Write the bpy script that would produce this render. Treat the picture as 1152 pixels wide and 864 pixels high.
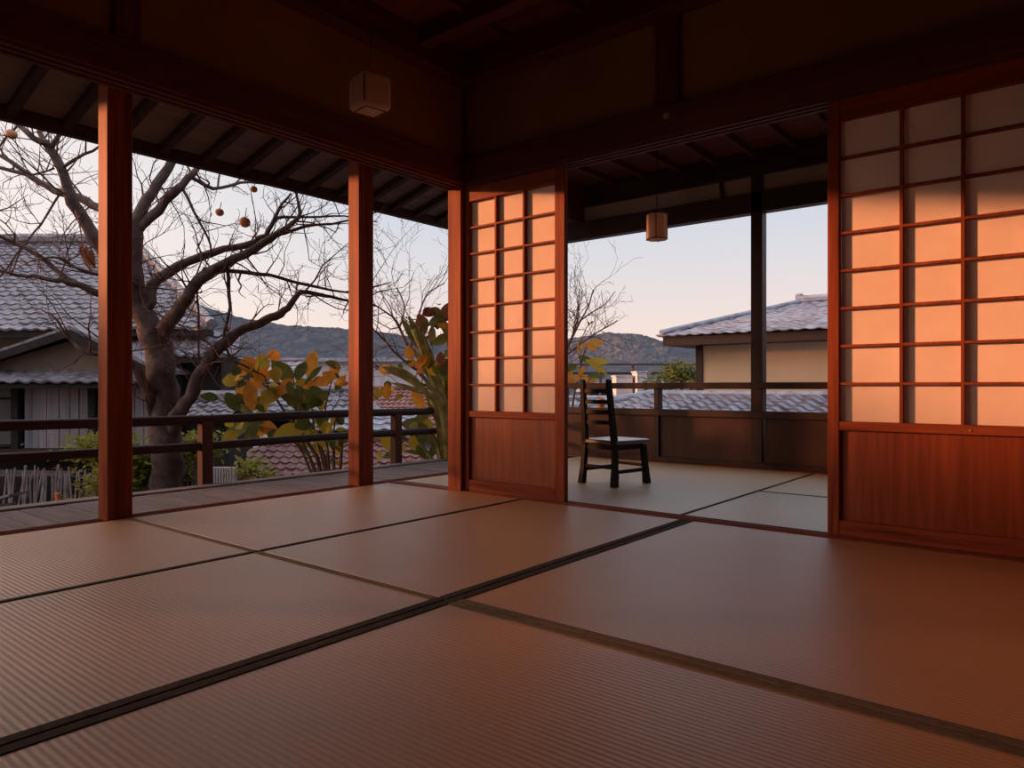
import bpy, bmesh, math, random
from mathutils import Vector, Matrix

# ------------------------------------------------------------------ scene, camera, sky, sun
scene = bpy.context.scene
COL = scene.collection
for o in list(bpy.data.objects):
    bpy.data.objects.remove(o)

CS, SN = 0.77747, 0.62892          # heading of the view (about 39 degrees off the room's X axis)
cam_data = bpy.data.cameras.new('camera')
cam_data.sensor_width = 36.0
cam_data.lens = 25.19
cam_data.shift_y = 0.0026
cam_data.clip_end = 2000
cam = bpy.data.objects.new('camera', cam_data)
COL.objects.link(cam)
cam.location = (0, 0, 0.85)
cam.rotation_euler = (math.radians(90), 0, math.atan2(SN, CS) - math.radians(90))
scene.camera = cam

scene.view_settings.view_transform = 'Standard'
scene.view_settings.look = 'None'
scene.view_settings.gamma = 1
scene.view_settings.exposure = 0.0
scene.view_settings.use_curve_mapping = False

SUN_TRAVEL = Vector((1.0, -1.45, -0.155 * 1.761)).normalized()
sun_data = bpy.data.lights.new('sun', 'SUN')
sun_data.energy = 6.6
sun_data.angle = math.radians(2.2)
sun_data.color = (1.0, 0.36, 0.14)
sun = bpy.data.objects.new('sun', sun_data)
COL.objects.link(sun)
sun.location = (-10, 18, 8)
sun.rotation_euler = SUN_TRAVEL.to_track_quat('-Z', 'Y').to_euler()

world = bpy.data.worlds.new('world')
scene.world = world
world.use_nodes = True
wn = world.node_tree
wn.nodes.clear()
w_out = wn.nodes.new('ShaderNodeOutputWorld')
w_bg = wn.nodes.new('ShaderNodeBackground')
w_tc = wn.nodes.new('ShaderNodeTexCoord')
w_sep = wn.nodes.new('ShaderNodeSeparateXYZ')
wn.links.new(w_tc.outputs['Generated'], w_sep.inputs[0])
w_ramp = wn.nodes.new('ShaderNodeValToRGB')
el = w_ramp.color_ramp.elements
el[0].position = 0.0; el[0].color = (1.0, 0.76, 0.62, 1)
el[1].position = 1.0; el[1].color = (1.1, 1.15, 1.3, 1)
for p, c in ((0.08, (0.92, 0.76, 0.70, 1)), (0.17, (0.75, 0.73, 0.77, 1)), (0.26, (0.61, 0.67, 0.77, 1)), (0.38, (0.56, 0.65, 0.78, 1)), (0.6, (0.80, 0.86, 1.0, 1))):
    e = el.new(p); e.color = c
wn.links.new(w_sep.outputs['Z'], w_ramp.inputs[0])
# warmer, paler glow towards the side where the sun stands
w_dot = wn.nodes.new('ShaderNodeVectorMath'); w_dot.operation = 'DOT_PRODUCT'
wn.links.new(w_tc.outputs['Generated'], w_dot.inputs[0])
w_dot.inputs[1].default_value = (-0.35, 0.93, 0.10)
w_mr = wn.nodes.new('ShaderNodeMapRange')
w_mr.inputs['From Min'].default_value = 0.45; w_mr.inputs['From Max'].default_value = 1.0
wn.links.new(w_dot.outputs['Value'], w_mr.inputs['Value'])
w_mix = wn.nodes.new('ShaderNodeMix'); w_mix.data_type = 'RGBA'
w_mix.inputs[7].default_value = (1.10, 0.95, 0.86, 1)
wn.links.new(w_mr.outputs[0], w_mix.inputs[0])
wn.links.new(w_ramp.outputs[0], w_mix.inputs[6])
# strong sunset glow right around the sun itself (outside the view)
w_dot2 = wn.nodes.new('ShaderNodeVectorMath'); w_dot2.operation = 'DOT_PRODUCT'
wn.links.new(w_tc.outputs['Generated'], w_dot2.inputs[0])
w_dot2.inputs[1].default_value = tuple(Vector((-0.60, 0.75, 0.28)).normalized())
w_mr2 = wn.nodes.new('ShaderNodeMapRange'); w_mr2.interpolation_type = 'SMOOTHSTEP'
w_mr2.inputs['From Min'].default_value = 0.66; w_mr2.inputs['From Max'].default_value = 1.0
wn.links.new(w_dot2.outputs['Value'], w_mr2.inputs['Value'])
w_mix2 = wn.nodes.new('ShaderNodeMix'); w_mix2.data_type = 'RGBA'
w_mix2.inputs[7].default_value = (4.2, 2.7, 1.9, 1)
wn.links.new(w_mr2.outputs[0], w_mix2.inputs[0])
wn.links.new(w_mix.outputs[2], w_mix2.inputs[6])
wn.links.new(w_mix2.outputs[2], w_bg.inputs[0])
w_bg.inputs[1].default_value = 1.0
wn.links.new(w_bg.outputs[0], w_out.inputs[0])

# ------------------------------------------------------------------ helpers
def tag(o, label=None, cat=None, group=None, kind=None):
    if label: o['label'] = label
    if cat: o['category'] = cat
    if group: o['group'] = group
    if kind: o['kind'] = kind
    return o

def empty(name, loc, label=None, cat=None, group=None):
    o = bpy.data.objects.new(name, None)
    COL.objects.link(o)
    o.location = loc
    o.empty_display_size = 0.1
    return tag(o, label, cat, group)

def root_loc(o):
    v = Vector((0, 0, 0))
    while o is not None:
        v += Vector(o.location); o = o.parent
    return v

def kids(o):
    return [c for c in bpy.data.objects if c.parent == o]

def copy_tree(o, loc, label, cat=None, group=None):
    r = o.copy(); COL.objects.link(r); r.location = loc
    r['label'] = label
    if group: r['group'] = group
    for ch in kids(o):
        c = ch.copy(); COL.objects.link(c); c.parent = r
        for g in kids(ch):
            d = g.copy(); COL.objects.link(d); d.parent = c
    return r

class MB:
    def __init__(self):
        self.v = []; self.f = []; self.fm = []; self.m = 0
    def add(self, vs, fs):
        n = len(self.v)
        self.v += [tuple(v) for v in vs]
        self.f += [tuple(i + n for i in f) for f in fs]
        self.fm += [self.m] * len(fs)
        return self
    def box(self, x0, x1, y0, y1, z0, z1, b=0.0):
        if b <= 0:
            vs = [(x, y, z) for z in (z0, z1) for y in (y0, y1) for x in (x0, x1)]
            return self.add(vs, [(0, 2, 3, 1), (4, 5, 7, 6), (0, 1, 5, 4), (2, 6, 7, 3), (0, 4, 6, 2), (1, 3, 7, 5)])
        bm = bmesh.new()
        bmesh.ops.create_cube(bm, size=1)
        for v in bm.verts:
            v.co = Vector(((x0 + x1) / 2 + v.co.x * (x1 - x0), (y0 + y1) / 2 + v.co.y * (y1 - y0), (z0 + z1) / 2 + v.co.z * (z1 - z0)))
        bmesh.ops.bevel(bm, geom=bm.edges[:], offset=b, segments=1, affect='EDGES')
        bm.verts.index_update()
        self.add([v.co[:] for v in bm.verts], [[v.index for v in f.verts] for f in bm.faces])
        bm.free()
        return self
    def obox(self, c, ax, ay, az):
        """box from a centre and three half-axis vectors"""
        c, ax, ay, az = map(Vector, (c, ax, ay, az))
        vs = [c + ax * i + ay * j + az * k for k in (-1, 1) for j in (-1, 1) for i in (-1, 1)]
        return self.add(vs, [(0, 2, 3, 1), (4, 5, 7, 6), (0, 1, 5, 4), (2, 6, 7, 3), (0, 4, 6, 2), (1, 3, 7, 5)])
    def bar(self, p, q, w, h, up=(0, 0, 1)):
        p, q, up = Vector(p), Vector(q), Vector(up)
        d = (q - p); s = d.cross(up).normalized(); u = s.cross(d).normalized()
        return self.obox((p + q) / 2, d / 2, s * w / 2, u * h / 2)
    def tube(self, pts, n=8, cap=True):
        """pts: (x, y, z, radius)"""
        P = [Vector(p[:3]) for p in pts]
        R = [p[3] for p in pts]
        vs = []; fs = []
        ref = Vector((0.31, 0.17, 0.93))
        d0 = (P[1] - P[0]).normalized()
        if abs(d0.dot(ref.normalized())) > 0.95: ref = Vector((1, 0, 0.1))
        a = d0.cross(ref).normalized()
        for i, p in enumerate(P):
            d = (P[min(i + 1, len(P) - 1)] - P[max(i - 1, 0)])
            if d.length < 1e-7: d = d0.copy()
            d.normalize()
            a = (a - d * a.dot(d))
            if a.length < 1e-5: a = d.orthogonal()
            a.normalize()
            b = d.cross(a)
            for k in range(n):
                t = 2 * math.pi * k / n
                vs.append(p + (a * math.cos(t) + b * math.sin(t)) * R[i])
        for i in range(len(P) - 1):
            for k in range(n):
                k2 = (k + 1) % n
                fs.append((i * n + k, i * n + k2, (i + 1) * n + k2, (i + 1) * n + k))
        if cap:
            fs.append(tuple(range(n - 1, -1, -1)))
            m = (len(P) - 1) * n
            fs.append(tuple(range(m, m + n)))
        return self.add(vs, fs)
    def prism(self, poly, ax):
        """poly: list of 3D points, extruded by the vector ax"""
        n = len(poly); ax = Vector(ax)
        vs = [Vector(p) for p in poly] + [Vector(p) + ax for p in poly]
        fs = [tuple(range(n)), tuple(range(2 * n - 1, n - 1, -1))]
        fs += [(i, i + n, (i + 1) % n + n, (i + 1) % n) for i in range(n)]
        return self.add(vs, fs)
    def leaf(self, b, e, w, droop=0.12, fold=0.18, nrm=None, seg=5):
        """a curved leaf blade with a raised midrib fold, from base b to tip e"""
        b, e = Vector(b), Vector(e)
        d = e - b; L = d.length
        if L < 1e-5: return self
        d.normalize()
        nrm = Vector(nrm) if nrm is not None else Vector((-CS, -SN, 0.35))
        s = d.cross(nrm)
        if s.length < 1e-3: s = d.cross(Vector((0.2, 0.5, 0.8)))
        s.normalize(); u = s.cross(d).normalized()
        vs = []; fs = []
        for i in range(seg + 1):
            t = i / seg
            wd = w / 2 * (math.sin(math.pi * min(1, t * 0.93 + 0.05)) ** 0.75)
            c = b + d * L * t - u * droop * L * t * t + Vector((0, 0, -0.10 * L * t * t))
            vs += [c + s * wd + u * fold * wd, c, c - s * wd + u * fold * wd]
        for i in range(seg):
            a = i * 3
            fs += [(a, a + 1, a + 4, a + 3), (a + 1, a + 2, a + 5, a + 4)]
        return self.add(vs, fs)
    def build(self, name, mat, parent=None, smooth=False, kind=None):
        me = bpy.data.meshes.new(name)
        off = root_loc(parent) if parent is not None else Vector((0, 0, 0))
        me.from_pydata([(v[0] - off.x, v[1] - off.y, v[2] - off.z) for v in self.v], [], self.f)
        mats = mat if isinstance(mat, (list, tuple)) else [mat]
        for m in mats: me.materials.append(m)
        if len(mats) > 1: me.polygons.foreach_set('material_index', self.fm)
        bm = bmesh.new(); bm.from_mesh(me)
        bmesh.ops.recalc_face_normals(bm, faces=bm.faces[:])
        bm.to_mesh(me); bm.free()
        if smooth: me.polygons.foreach_set('use_smooth', [True] * len(me.polygons))
        me.update()
        o = bpy.data.objects.new(name, me)
        COL.objects.link(o)
        if parent is not None: o.parent = parent
        if kind: o['kind'] = kind
        return o

# ------------------------------------------------------------------ materials
def node_mat(name, rough=0.6, spec=0.3):
    m = bpy.data.materials.new(name); m.use_nodes = True
    nt = m.node_tree; bs = nt.nodes['Principled BSDF']
    bs.inputs['Roughness'].default_value = rough
    bs.inputs['Specular IOR Level'].default_value = spec
    return m, nt, bs

def noise(nt, scale, vec=None, detail=4, rough=0.55):
    n = nt.nodes.new('ShaderNodeTexNoise')
    n.inputs['Scale'].default_value = scale
    n.inputs['Detail'].default_value = detail
    n.inputs['Roughness'].default_value = rough
    if vec is not None: nt.links.new(vec, n.inputs['Vector'])
    return n.outputs['Fac']

def mapping(nt, scale, rot=(0, 0, 0), kind='Object'):
    t = nt.nodes.new('ShaderNodeTexCoord'); m = nt.nodes.new('ShaderNodeMapping')
    m.inputs['Scale'].default_value = scale; m.inputs['Rotation'].default_value = rot
    nt.links.new(t.outputs[kind], m.inputs['Vector'])
    return m.outputs[0]

def ramp(nt, fac, stops):
    r = nt.nodes.new('ShaderNodeValToRGB')
    e = r.color_ramp.elements
    e[0].position, e[0].color = stops[0][0], (*stops[0][1], 1)
    e[1].position, e[1].color = stops[-1][0], (*stops[-1][1], 1)
    for p, c in stops[1:-1]:
        k = e.new(p); k.color = (*c, 1)
    nt.links.new(fac, r.inputs[0])
    return r.outputs[0]

def bump(nt, bs, h, strength=0.3, dist=0.01):
    b = nt.nodes.new('ShaderNodeBump')
    b.inputs['Strength'].default_value = strength; b.inputs['Distance'].default_value = dist
    nt.links.new(h, b.inputs['Height']); nt.links.new(b.outputs[0], bs.inputs['Normal'])

def wood(name, dark, light, axis='z', rough=0.45, fine=60, spec=0.3, coat=0.0, bmp=0.25):
    m, nt, bs = node_mat(name, rough, spec)
    sc = [fine, fine, fine]; sc['xyz'.index(axis)] = fine * 0.035
    v = mapping(nt, sc)
    f = noise(nt, 1.0, v, 5, 0.6)
    sc2 = [9, 9, 9]; sc2['xyz'.index(axis)] = 0.7
    f2 = noise(nt, 1.0, mapping(nt, sc2), 3)
    mx = nt.nodes.new('ShaderNodeMath'); mx.operation = 'ADD'
    hf = nt.nodes.new('ShaderNodeMath'); hf.operation = 'MULTIPLY'; hf.inputs[1].default_value = 0.5
    nt.links.new(f, mx.inputs[0]); nt.links.new(f2, mx.inputs[1]); nt.links.new(mx.outputs[0], hf.inputs[0])
    c = ramp(nt, hf.outputs[0], [(0.33, dark), (0.66, light)])
    nt.links.new(c, bs.inputs['Base Color'])
    if coat: bs.inputs['Coat Weight'].default_value = coat; bs.inputs['Coat Roughness'].default_value = 0.25
    bump(nt, bs, f, bmp, 0.002)
    return m

def plain(name, a, b, scale=6, rough=0.8, spec=0.2, bmp=0.0, bscale=60):
    m, nt, bs = node_mat(name, rough, spec)
    v = mapping(nt, (1, 1, 1))
    nt.links.new(ramp(nt, noise(nt, scale, v), [(0.35, a), (0.65, b)]), bs.inputs['Base Color'])
    if bmp: bump(nt, bs, noise(nt, bscale, v), bmp, 0.01)
    return m

def translucent(name, a, b, trans=0.4, scale=8, rough=0.6):
    m, nt, bs = node_mat(name, rough, 0.2)
    v = mapping(nt, (1, 1, 1))
    c = ramp(nt, noise(nt, scale, v), [(0.3, a), (0.7, b)])
    nt.links.new(c, bs.inputs['Base Color'])
    tr = nt.nodes.new('ShaderNodeBsdfTranslucent'); nt.links.new(c, tr.inputs['Color'])
    mx = nt.nodes.new('ShaderNodeMixShader'); mx.inputs[0].default_value = trans
    nt.links.new(bs.outputs[0], mx.inputs[1]); nt.links.new(tr.outputs[0], mx.inputs[2])
    nt.links.new(mx.outputs[0], nt.nodes['Material Output'].inputs['Surface'])
    return m

RED_D, RED_L = (0.085, 0.018, 0.009), (0.30, 0.072, 0.030)
M = {}
for ax in 'xyz':
    M['red_' + ax] = wood('red_brown_wood_' + ax, RED_D, RED_L, ax, rough=0.55, spec=0.12)
    M['beam_' + ax] = wood('dark_beam_wood_' + ax, (0.055, 0.016, 0.010), (0.15, 0.04, 0.021), ax, rough=0.6)
    M['brown_' + ax] = wood('brown_wood_' + ax, (0.026, 0.013, 0.011), (0.056, 0.026, 0.022), ax, rough=0.5)
    M['grey_' + ax] = wood('weathered_grey_wood_' + ax, (0.13, 0.112, 0.12), (0.27, 0.235, 0.25), ax, rough=0.7, fine=45)
M['rail_post'] = wood('rail_post_wood', (0.07, 0.028, 0.018), (0.14, 0.05, 0.03), 'z', rough=0.6)
M['panel'] = wood('panel_wood', (0.11, 0.022, 0.009), (0.26, 0.06, 0.024), 'z', rough=0.4, fine=45)
M['kick_panel'] = wood('parapet_panel_wood', (0.04, 0.016, 0.012), (0.075, 0.028, 0.02), 'z', rough=0.5)
M['ceiling'] = wood('ceiling_board_wood', (0.07, 0.018, 0.012), (0.19, 0.045, 0.027), 'y', rough=0.7, fine=30)
M['soffit'] = wood('soffit_board_wood', (0.17, 0.125, 0.11), (0.27, 0.20, 0.18), 'x', rough=0.8, fine=25)
M['rafter'] = wood('rafter_wood', (0.04, 0.022, 0.017), (0.075, 0.042, 0.033), 'y', rough=0.7)
M['lacquer'] = wood('black_lacquered_wood', (0.004, 0.003, 0.003), (0.009, 0.005, 0.005), 'z', rough=0.45, spec=0.12, coat=0.0, bmp=0.05)
M['plaster'] = plain('ochre_plaster', (0.24, 0.13, 0.06), (0.29, 0.16, 0.08), 1.3, 0.95, 0.1, 0.2, 180)
M['plaster_pale'] = plain('pale_plaster', (0.36, 0.30, 0.25), (0.44, 0.36, 0.30), 2, 0.95, 0.1)
M['metal'] = plain('aged_brass', (0.28, 0.22, 0.13), (0.40, 0.31, 0.18), 20, 0.4, 0.5)
M['heri'] = plain('grey_green_cloth_border', (0.055, 0.052, 0.048), (0.085, 0.08, 0.072), 40, 0.9, 0.1, 0.3, 700)
M['heri_pale'] = plain('faded_green_cloth_border', (0.19, 0.15, 0.115), (0.25, 0.20, 0.155), 40, 0.9, 0.1, 0.3, 700)
M['black'] = plain('matte_black', (0.01, 0.008, 0.008), (0.02, 0.015, 0.014), 5, 0.9)  # plain near-black for the subfloor, upper roof and roof edge
M['paper'] = translucent('washi_paper', (0.80, 0.68, 0.63), (0.88, 0.76, 0.71), 0.26, 5, 0.9)
M['lamp_paper'] = translucent('lantern_paper', (0.66, 0.50, 0.42), (0.74, 0.58, 0.50), 0.45, 12, 0.9)
M['cord'] = plain('black_cord', (0.01, 0.008, 0.008), (0.015, 0.012, 0.012), 5, 0.6)

def tatami_mat(name, a, b, along='y'):
    m, nt, bs = node_mat(name, 0.40, 1.0)
    i = 0 if along == 'y' else 1
    bs.inputs['Coat Weight'].default_value = 0.45; bs.inputs['Coat Roughness'].default_value = 0.38
    v = mapping(nt, (1, 1, 1))
    w = nt.nodes.new('ShaderNodeTexWave')
    w.wave_type = 'BANDS'; w.bands_direction = 'X' if i == 0 else 'Y'
    w.wave_profile = 'SIN'
    w.inputs['Scale'].default_value = 0.5 * math.pi / 0.021 / 5.0   # one rib about every 2 cm
    w.inputs['Distortion'].default_value = 0.5
    w.inputs['Detail'].default_value = 2
    w.inputs['Detail Scale'].default_value = 3.0
    nt.links.new(v, w.inputs['Vector'])
    sc = (170, 900, 50) if i == 0 else (900, 170, 50)
    w2 = noise(nt, 1.0, mapping(nt, sc), 2)
    big = noise(nt, 2.2, v, 3)
    fine = noise(nt, 1.0, mapping(nt, (400, 60, 30) if i == 0 else (60, 400, 30)), 3)
    ma = nt.nodes.new('ShaderNodeMath'); ma.operation = 'MULTIPLY_ADD'; ma.inputs[1].default_value = 0.30
    nt.links.new(w.outputs['Fac'], ma.inputs[0])
    mb = nt.nodes.new('ShaderNodeMath'); mb.operation = 'MULTIPLY_ADD'; mb.inputs[1].default_value = 0.50
    nt.links.new(fine, mb.inputs[0])
    mc = nt.nodes.new('ShaderNodeMath'); mc.operation = 'MULTIPLY'; mc.inputs[1].default_value = 0.25
    nt.links.new(big, mc.inputs[0]); nt.links.new(mc.outputs[0], mb.inputs[2]); nt.links.new(mb.outputs[0], ma.inputs[2])
    nt.links.new(ramp(nt, ma.outputs[0], [(0.2, a), (0.8, b)]), bs.inputs['Base Color'])
    hh = nt.nodes.new('ShaderNodeMath'); hh.operation = 'MULTIPLY_ADD'; hh.inputs[1].default_value = 0.35
    nt.links.new(w2, hh.inputs[0]); nt.links.new(w.outputs['Fac'], hh.inputs[2])
    bump(nt, bs, hh.outputs[0], 0.35, 0.005)
    return m
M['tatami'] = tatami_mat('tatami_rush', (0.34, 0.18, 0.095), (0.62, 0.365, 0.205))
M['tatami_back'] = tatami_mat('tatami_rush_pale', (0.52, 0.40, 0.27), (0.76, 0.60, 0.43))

# ================================================================== THE ROOM
FZ = 0.0
# sub floor under everything
MB().box(-2.6, 7.55, -1.6, 4.84, -0.30, -0.045).build('floor', M['black'], kind='structure')

# ---- tatami mats
def tatami(x0, x1, y0, y1, label, sides, mat='tatami', hw=0.042, group=None, pale=0.04):
    """sides: which edges carry a cloth border: b (low y) t (high y) l (low x) r (high x)"""
    g = 0.005
    x0 += g; x1 -= g; y0 += g; y1 -= g
    root = empty('tatami_mat', ((x0 + x1) / 2, (y0 + y1) / 2, -0.045), label, 'tatami mat', group or 'tatami mats on the floor')
    MB().box(x0, x1, y0, y1, -0.045, 0.0, 0.003).build('woven_surface', M[mat], root)
    z0, z1 = -0.002, 0.0035
    if 'b' in sides: MB().box(x0, x1, y0, y0 + hw, z0, z1, 0.0015).build('cloth_border', M['heri'], root)
    if 't' in sides: MB().box(x0, x1, y1 - hw, y1, z0, z1, 0.0015).build('cloth_border', M['heri'], root)
    if 'l' in sides: MB().box(x0, x0 + pale, y0 + (hw if 'b' in sides else 0), y1 - (hw if 't' in sides else 0), z0, z1, 0.0015).build('end_border', M['heri_pale'], root)
    if 'r' in sides: MB().box(x1 - pale, x1, y0 + (hw if 'b' in sides else 0), y1 - (hw if 't' in sides else 0), z0, z1, 0.0015).build('end_border', M['heri_pale'], root)
    return root
tatami(-0.2, 2.06, -0.35, 2.0, 'tatami mat nearest the camera, filling the bottom edge of the view', 'tr')
tatami(2.06, 4.25, -0.35, 2.0, 'large tatami mat in front of the right paper screen', 'tl')
tatami(-0.2, 2.06, 2.0, 3.33, 'tatami mat at middle left, between the two dark long seams', 'br')
tatami(2.06, 4.25, 2.0, 3.33, 'tatami mat in front of the wide opening to the back room', 'b')
tatami(-0.2, 2.06, 3.33, 4.84, 'left tatami mat touching the foot of the nearest post', 'br', hw=0.028)
tatami(2.06, 4.25, 3.33, 4.84, 'sunlit tatami mat beside the deck between the two posts', 'b', hw=0.028)
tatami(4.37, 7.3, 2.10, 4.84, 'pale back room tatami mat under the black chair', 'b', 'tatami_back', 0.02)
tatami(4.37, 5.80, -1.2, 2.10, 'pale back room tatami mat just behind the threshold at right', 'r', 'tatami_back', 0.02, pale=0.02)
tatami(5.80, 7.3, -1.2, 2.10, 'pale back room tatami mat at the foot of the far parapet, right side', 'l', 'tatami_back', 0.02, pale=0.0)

# ---- sills
th = empty('threshold', (4.31, 2.0, -0.045), 'grooved wooden threshold across the opening to the back room', 'threshold')
t = MB(); t.box(4.25, 4.37, -1.2, 4.84, -0.045, 0.008, 0.002)
t.build('sill_board', M['red_y'], th)
for x in (4.278, 4.335):
    MB().box(x - 0.007, x + 0.007, -1.2, 3.9, 0.008, 0.014).build('track', M['beam_y'], th)
th = empty('threshold', (2.6, 4.91, -0.045), 'reddish grooved sill between the tatami and the deck', 'threshold')
MB().box(-2.6, 7.3, 4.84, 5.02, -0.045, -0.008, 0.002).build('sill_board', M['brown_x'], th)
for y in (4.875, 4.935, 4.985):
    MB().box(-2.6, 7.3, y - 0.008, y + 0.008, -0.008, -0.001).build('track', M['red_x'], th)

# ---- veranda deck of cross boards
dk = MB(); rnd = random.Random(4)
x = -2.6
while x < 8.2:
    w = 0.145
    dz = rnd.uniform(-0.002, 0.002)
    dk.box(x + 0.006, x + w - 0.006, 5.02, 5.93, -0.06, -0.025 + dz, 0.002)
    x += w
dk.build('floor_veranda', M['grey_y'], kind='structure')
MB().box(-2.6, 8.2, 5.935, 6.09, -0.14, -0.012, 0.004).build('trim_1', M['grey_x'], kind='structure')
MB().box(-2.6, 8.2, 5.02, 6.05, -0.30, -0.145).build('trim_2', M['brown_x'], kind='structure')

# ---- veranda railing
rl = empty('veranda_railing', (3.3, 6.15, -0.1), 'dark two-bar wooden railing along the outer edge of the deck', 'railing')
def wobble(x0, x1, y, z, r):
    pts = []; n = 24
    for i in range(n + 1):
        x = x0 + (x1 - x0) * i / n
        pts.append((x, y + 0.004 * math.sin(i * 1.7), z + 0.005 * math.sin(i * 0.9), r * (1 + 0.03 * math.sin(i * 2.3))))
    return pts
MB().tube(wobble(-2.4, 8.2, 6.15, 0.562, 0.041), 14).build('top_rail', M['brown_x'], rl, True)
MB().tube(wobble(-2.4, 8.2, 6.15, 0.325, 0.038), 14).build('lower_rail', M['brown_x'], rl, True)
for x in (-1.2, 1.03, 3.25, 5.51, 7.75):
    MB().box(x - 0.05, x + 0.05, 6.105, 6.195, -0.35, 0.545, 0.004).build('post', M['rail_post'], rl)

# ---- free standing posts at the deck
def post(x0, x1, y0, y1, z1, label, m='red_z', group='square posts along the veranda'):
    o = MB().box(x0, x1, y0, y1, -0.02, z1, 0.006).build('wooden_post', M[m])
    return tag(o, label, 'post', group)
post(1.92, 2.075, 4.855, 5.0, 2.86, 'reddish square post nearest the camera at left, in front of the bare tree trunk')
post(3.95, 4.11, 4.88, 5.03, 2.86, 'second reddish square post, between the yellow-leaved shrub and the strap-leaved plant')
post(-0.2, -0.05, 4.855, 5.0, 2.86, 'reddish square post further left')
post(6.4, 6.55, 4.88, 5.03, 2.86, 'reddish square post beyond the left paper screen')
post(4.245, 4.385, 3.965, 4.115, 2.47, 'corner post joined to the left edge of the left paper screen')

# outer eaves beam above the posts, hidden behind the lintel
MB().box(-2.6, 7.6, 4.86, 5.02, 2.86, 3.06).build('trim_3', M['beam_x'], kind='structure')

# ---- lintel beams and plaster of the main room
def grooves_x(mb, x0, x1, y0, y1, z, n=3):
    w = (y1 - y0) / (2 * n)
    for i in range(n):
        a = y0 + (2 * i + 0.5) * w
        mb.box(x0, x1, a, a + w, z, z + 0.018)
def grooves_y(mb, y0, y1, x0, x1, z, n=3):
    w = (x1 - x0) / (2 * n)
    for i in range(n):
        a = x0 + (2 * i + 0.5) * w
        mb.box(a, a + w, y0, y1, z, z + 0.018)
b = MB(); b.box(-2.6, 4.25, 3.94, 4.12, 2.478, 2.68, 0.005)
grooves_x(b, -2.6, 4.25, 3.94, 4.12, 2.46)
b.build('trim_4', M['beam_x'], kind='structure')
b = MB(); b.box(4.25, 4.42, -1.6, 4.12, 2.478, 2.68, 0.005)
grooves_y(b, -1.6, 3.9, 4.25, 4.42, 2.46)
b.build('trim_5', M['beam_y'], kind='structure')
MB().box(-2.6, 4.32, 3.99, 4.09, 2.68, 3.95).build('wall_left', M['plaster'], kind='structure')
w = MB(); w.box(4.32, 4.40, -1.6, 4.09, 2.68, 3.95)
w.build('wall_back', M['plaster'], kind='structure')
MB().box(4.30, 4.40, -1.6, -0.16, 0.0, 2.47).build('wall_right', M['plaster'], kind='structure')
MB().box(-2.7, 4.3, -1.7, -1.6, -0.3, 3.95).build('wall_near', M['plaster'], kind='structure')
MB().box(-2.7, -2.6, -1.7, 4.1, -0.3, 3.95).build('wall_rear', M['plaster'], kind='structure')
# thin corner batten, short studs over the lintels
MB().box(4.295, 4.325, 3.965, 3.995, 2.68, 3.28).build('trim_6', M['beam_z'], kind='structure')
tag(MB().box(1.60, 1.735, 3.955, 3.995, 2.67, 3.30, 0.004).build('wall_stud', M['beam_z']), 'dark stud on the plaster above the nearest post', 'wall post', 'studs above the lintels')
tag(MB().box(4.275, 4.325, 2.08, 2.245, 2.67, 3.30, 0.004).build('wall_stud', M['beam_z']), 'dark stud on the plaster above the wide opening', 'wall post', 'studs above the lintels')
# round nail cover
nc = MB()
for i, (r, xx) in enumerate(((0.024, 4.246), (0.017, 4.240))):
    nc.tube([(4.252, 2.15, 2.61, r), (xx, 2.15, 2.61, r * 0.9)], 16)
nc.tube([(4.241, 2.15, 2.61, 0.006), (4.234, 2.15, 2.61, 0.004)], 10)
tag(nc.build('nail_cover', M['metal'], smooth=False), 'small round metal nail cover on the dark lintel', 'nail cover')

# ceiling
MB().box(-2.6, 4.32, -1.6, 3.99, 3.50, 3.53).build('ceiling', M['ceiling'], kind='structure')
MB().box(-2.6, 4.32, 3.85, 3.995, 3.27, 3.50, 0.004).build('trim_7', M['beam_x'], kind='structure')
MB().box(4.17, 4.325, -1.6, 3.85, 3.27, 3.50, 0.004).build('trim_8', M['beam_y'], kind='structure')
for i, xx in enumerate((3.66, 2.2, 0.7, -0.8)):
    tag(MB().box(xx, xx + 0.11, -1.6, 3.85, 3.37, 3.50, 0.004).build('ceiling_beam', M['beam_y']),
        ['dark ceiling beam nearest the corner of the room', 'dark ceiling beam overhead, second from the corner', 'dark ceiling beam above the camera', 'dark ceiling beam behind the camera'][i], 'beam', 'ceiling beams of the main room')
for i, yy in enumerate((3.38, 2.74, 2.10, 1.46, 0.82)):
    tag(MB().box(-2.6, 4.17, yy, yy + 0.045, 3.455, 3.50, 0.003).build('ceiling_batten', M['beam_x']),
        'thin dark batten under the ceiling boards of the main room', 'batten', 'thin ceiling battens')
# roof above all (keeps the sky out)
MB().box(-2.8, 7.9, -1.8, 4.2, 3.96, 4.05).build('ceiling_roof', M['black'], kind='structure')

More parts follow.
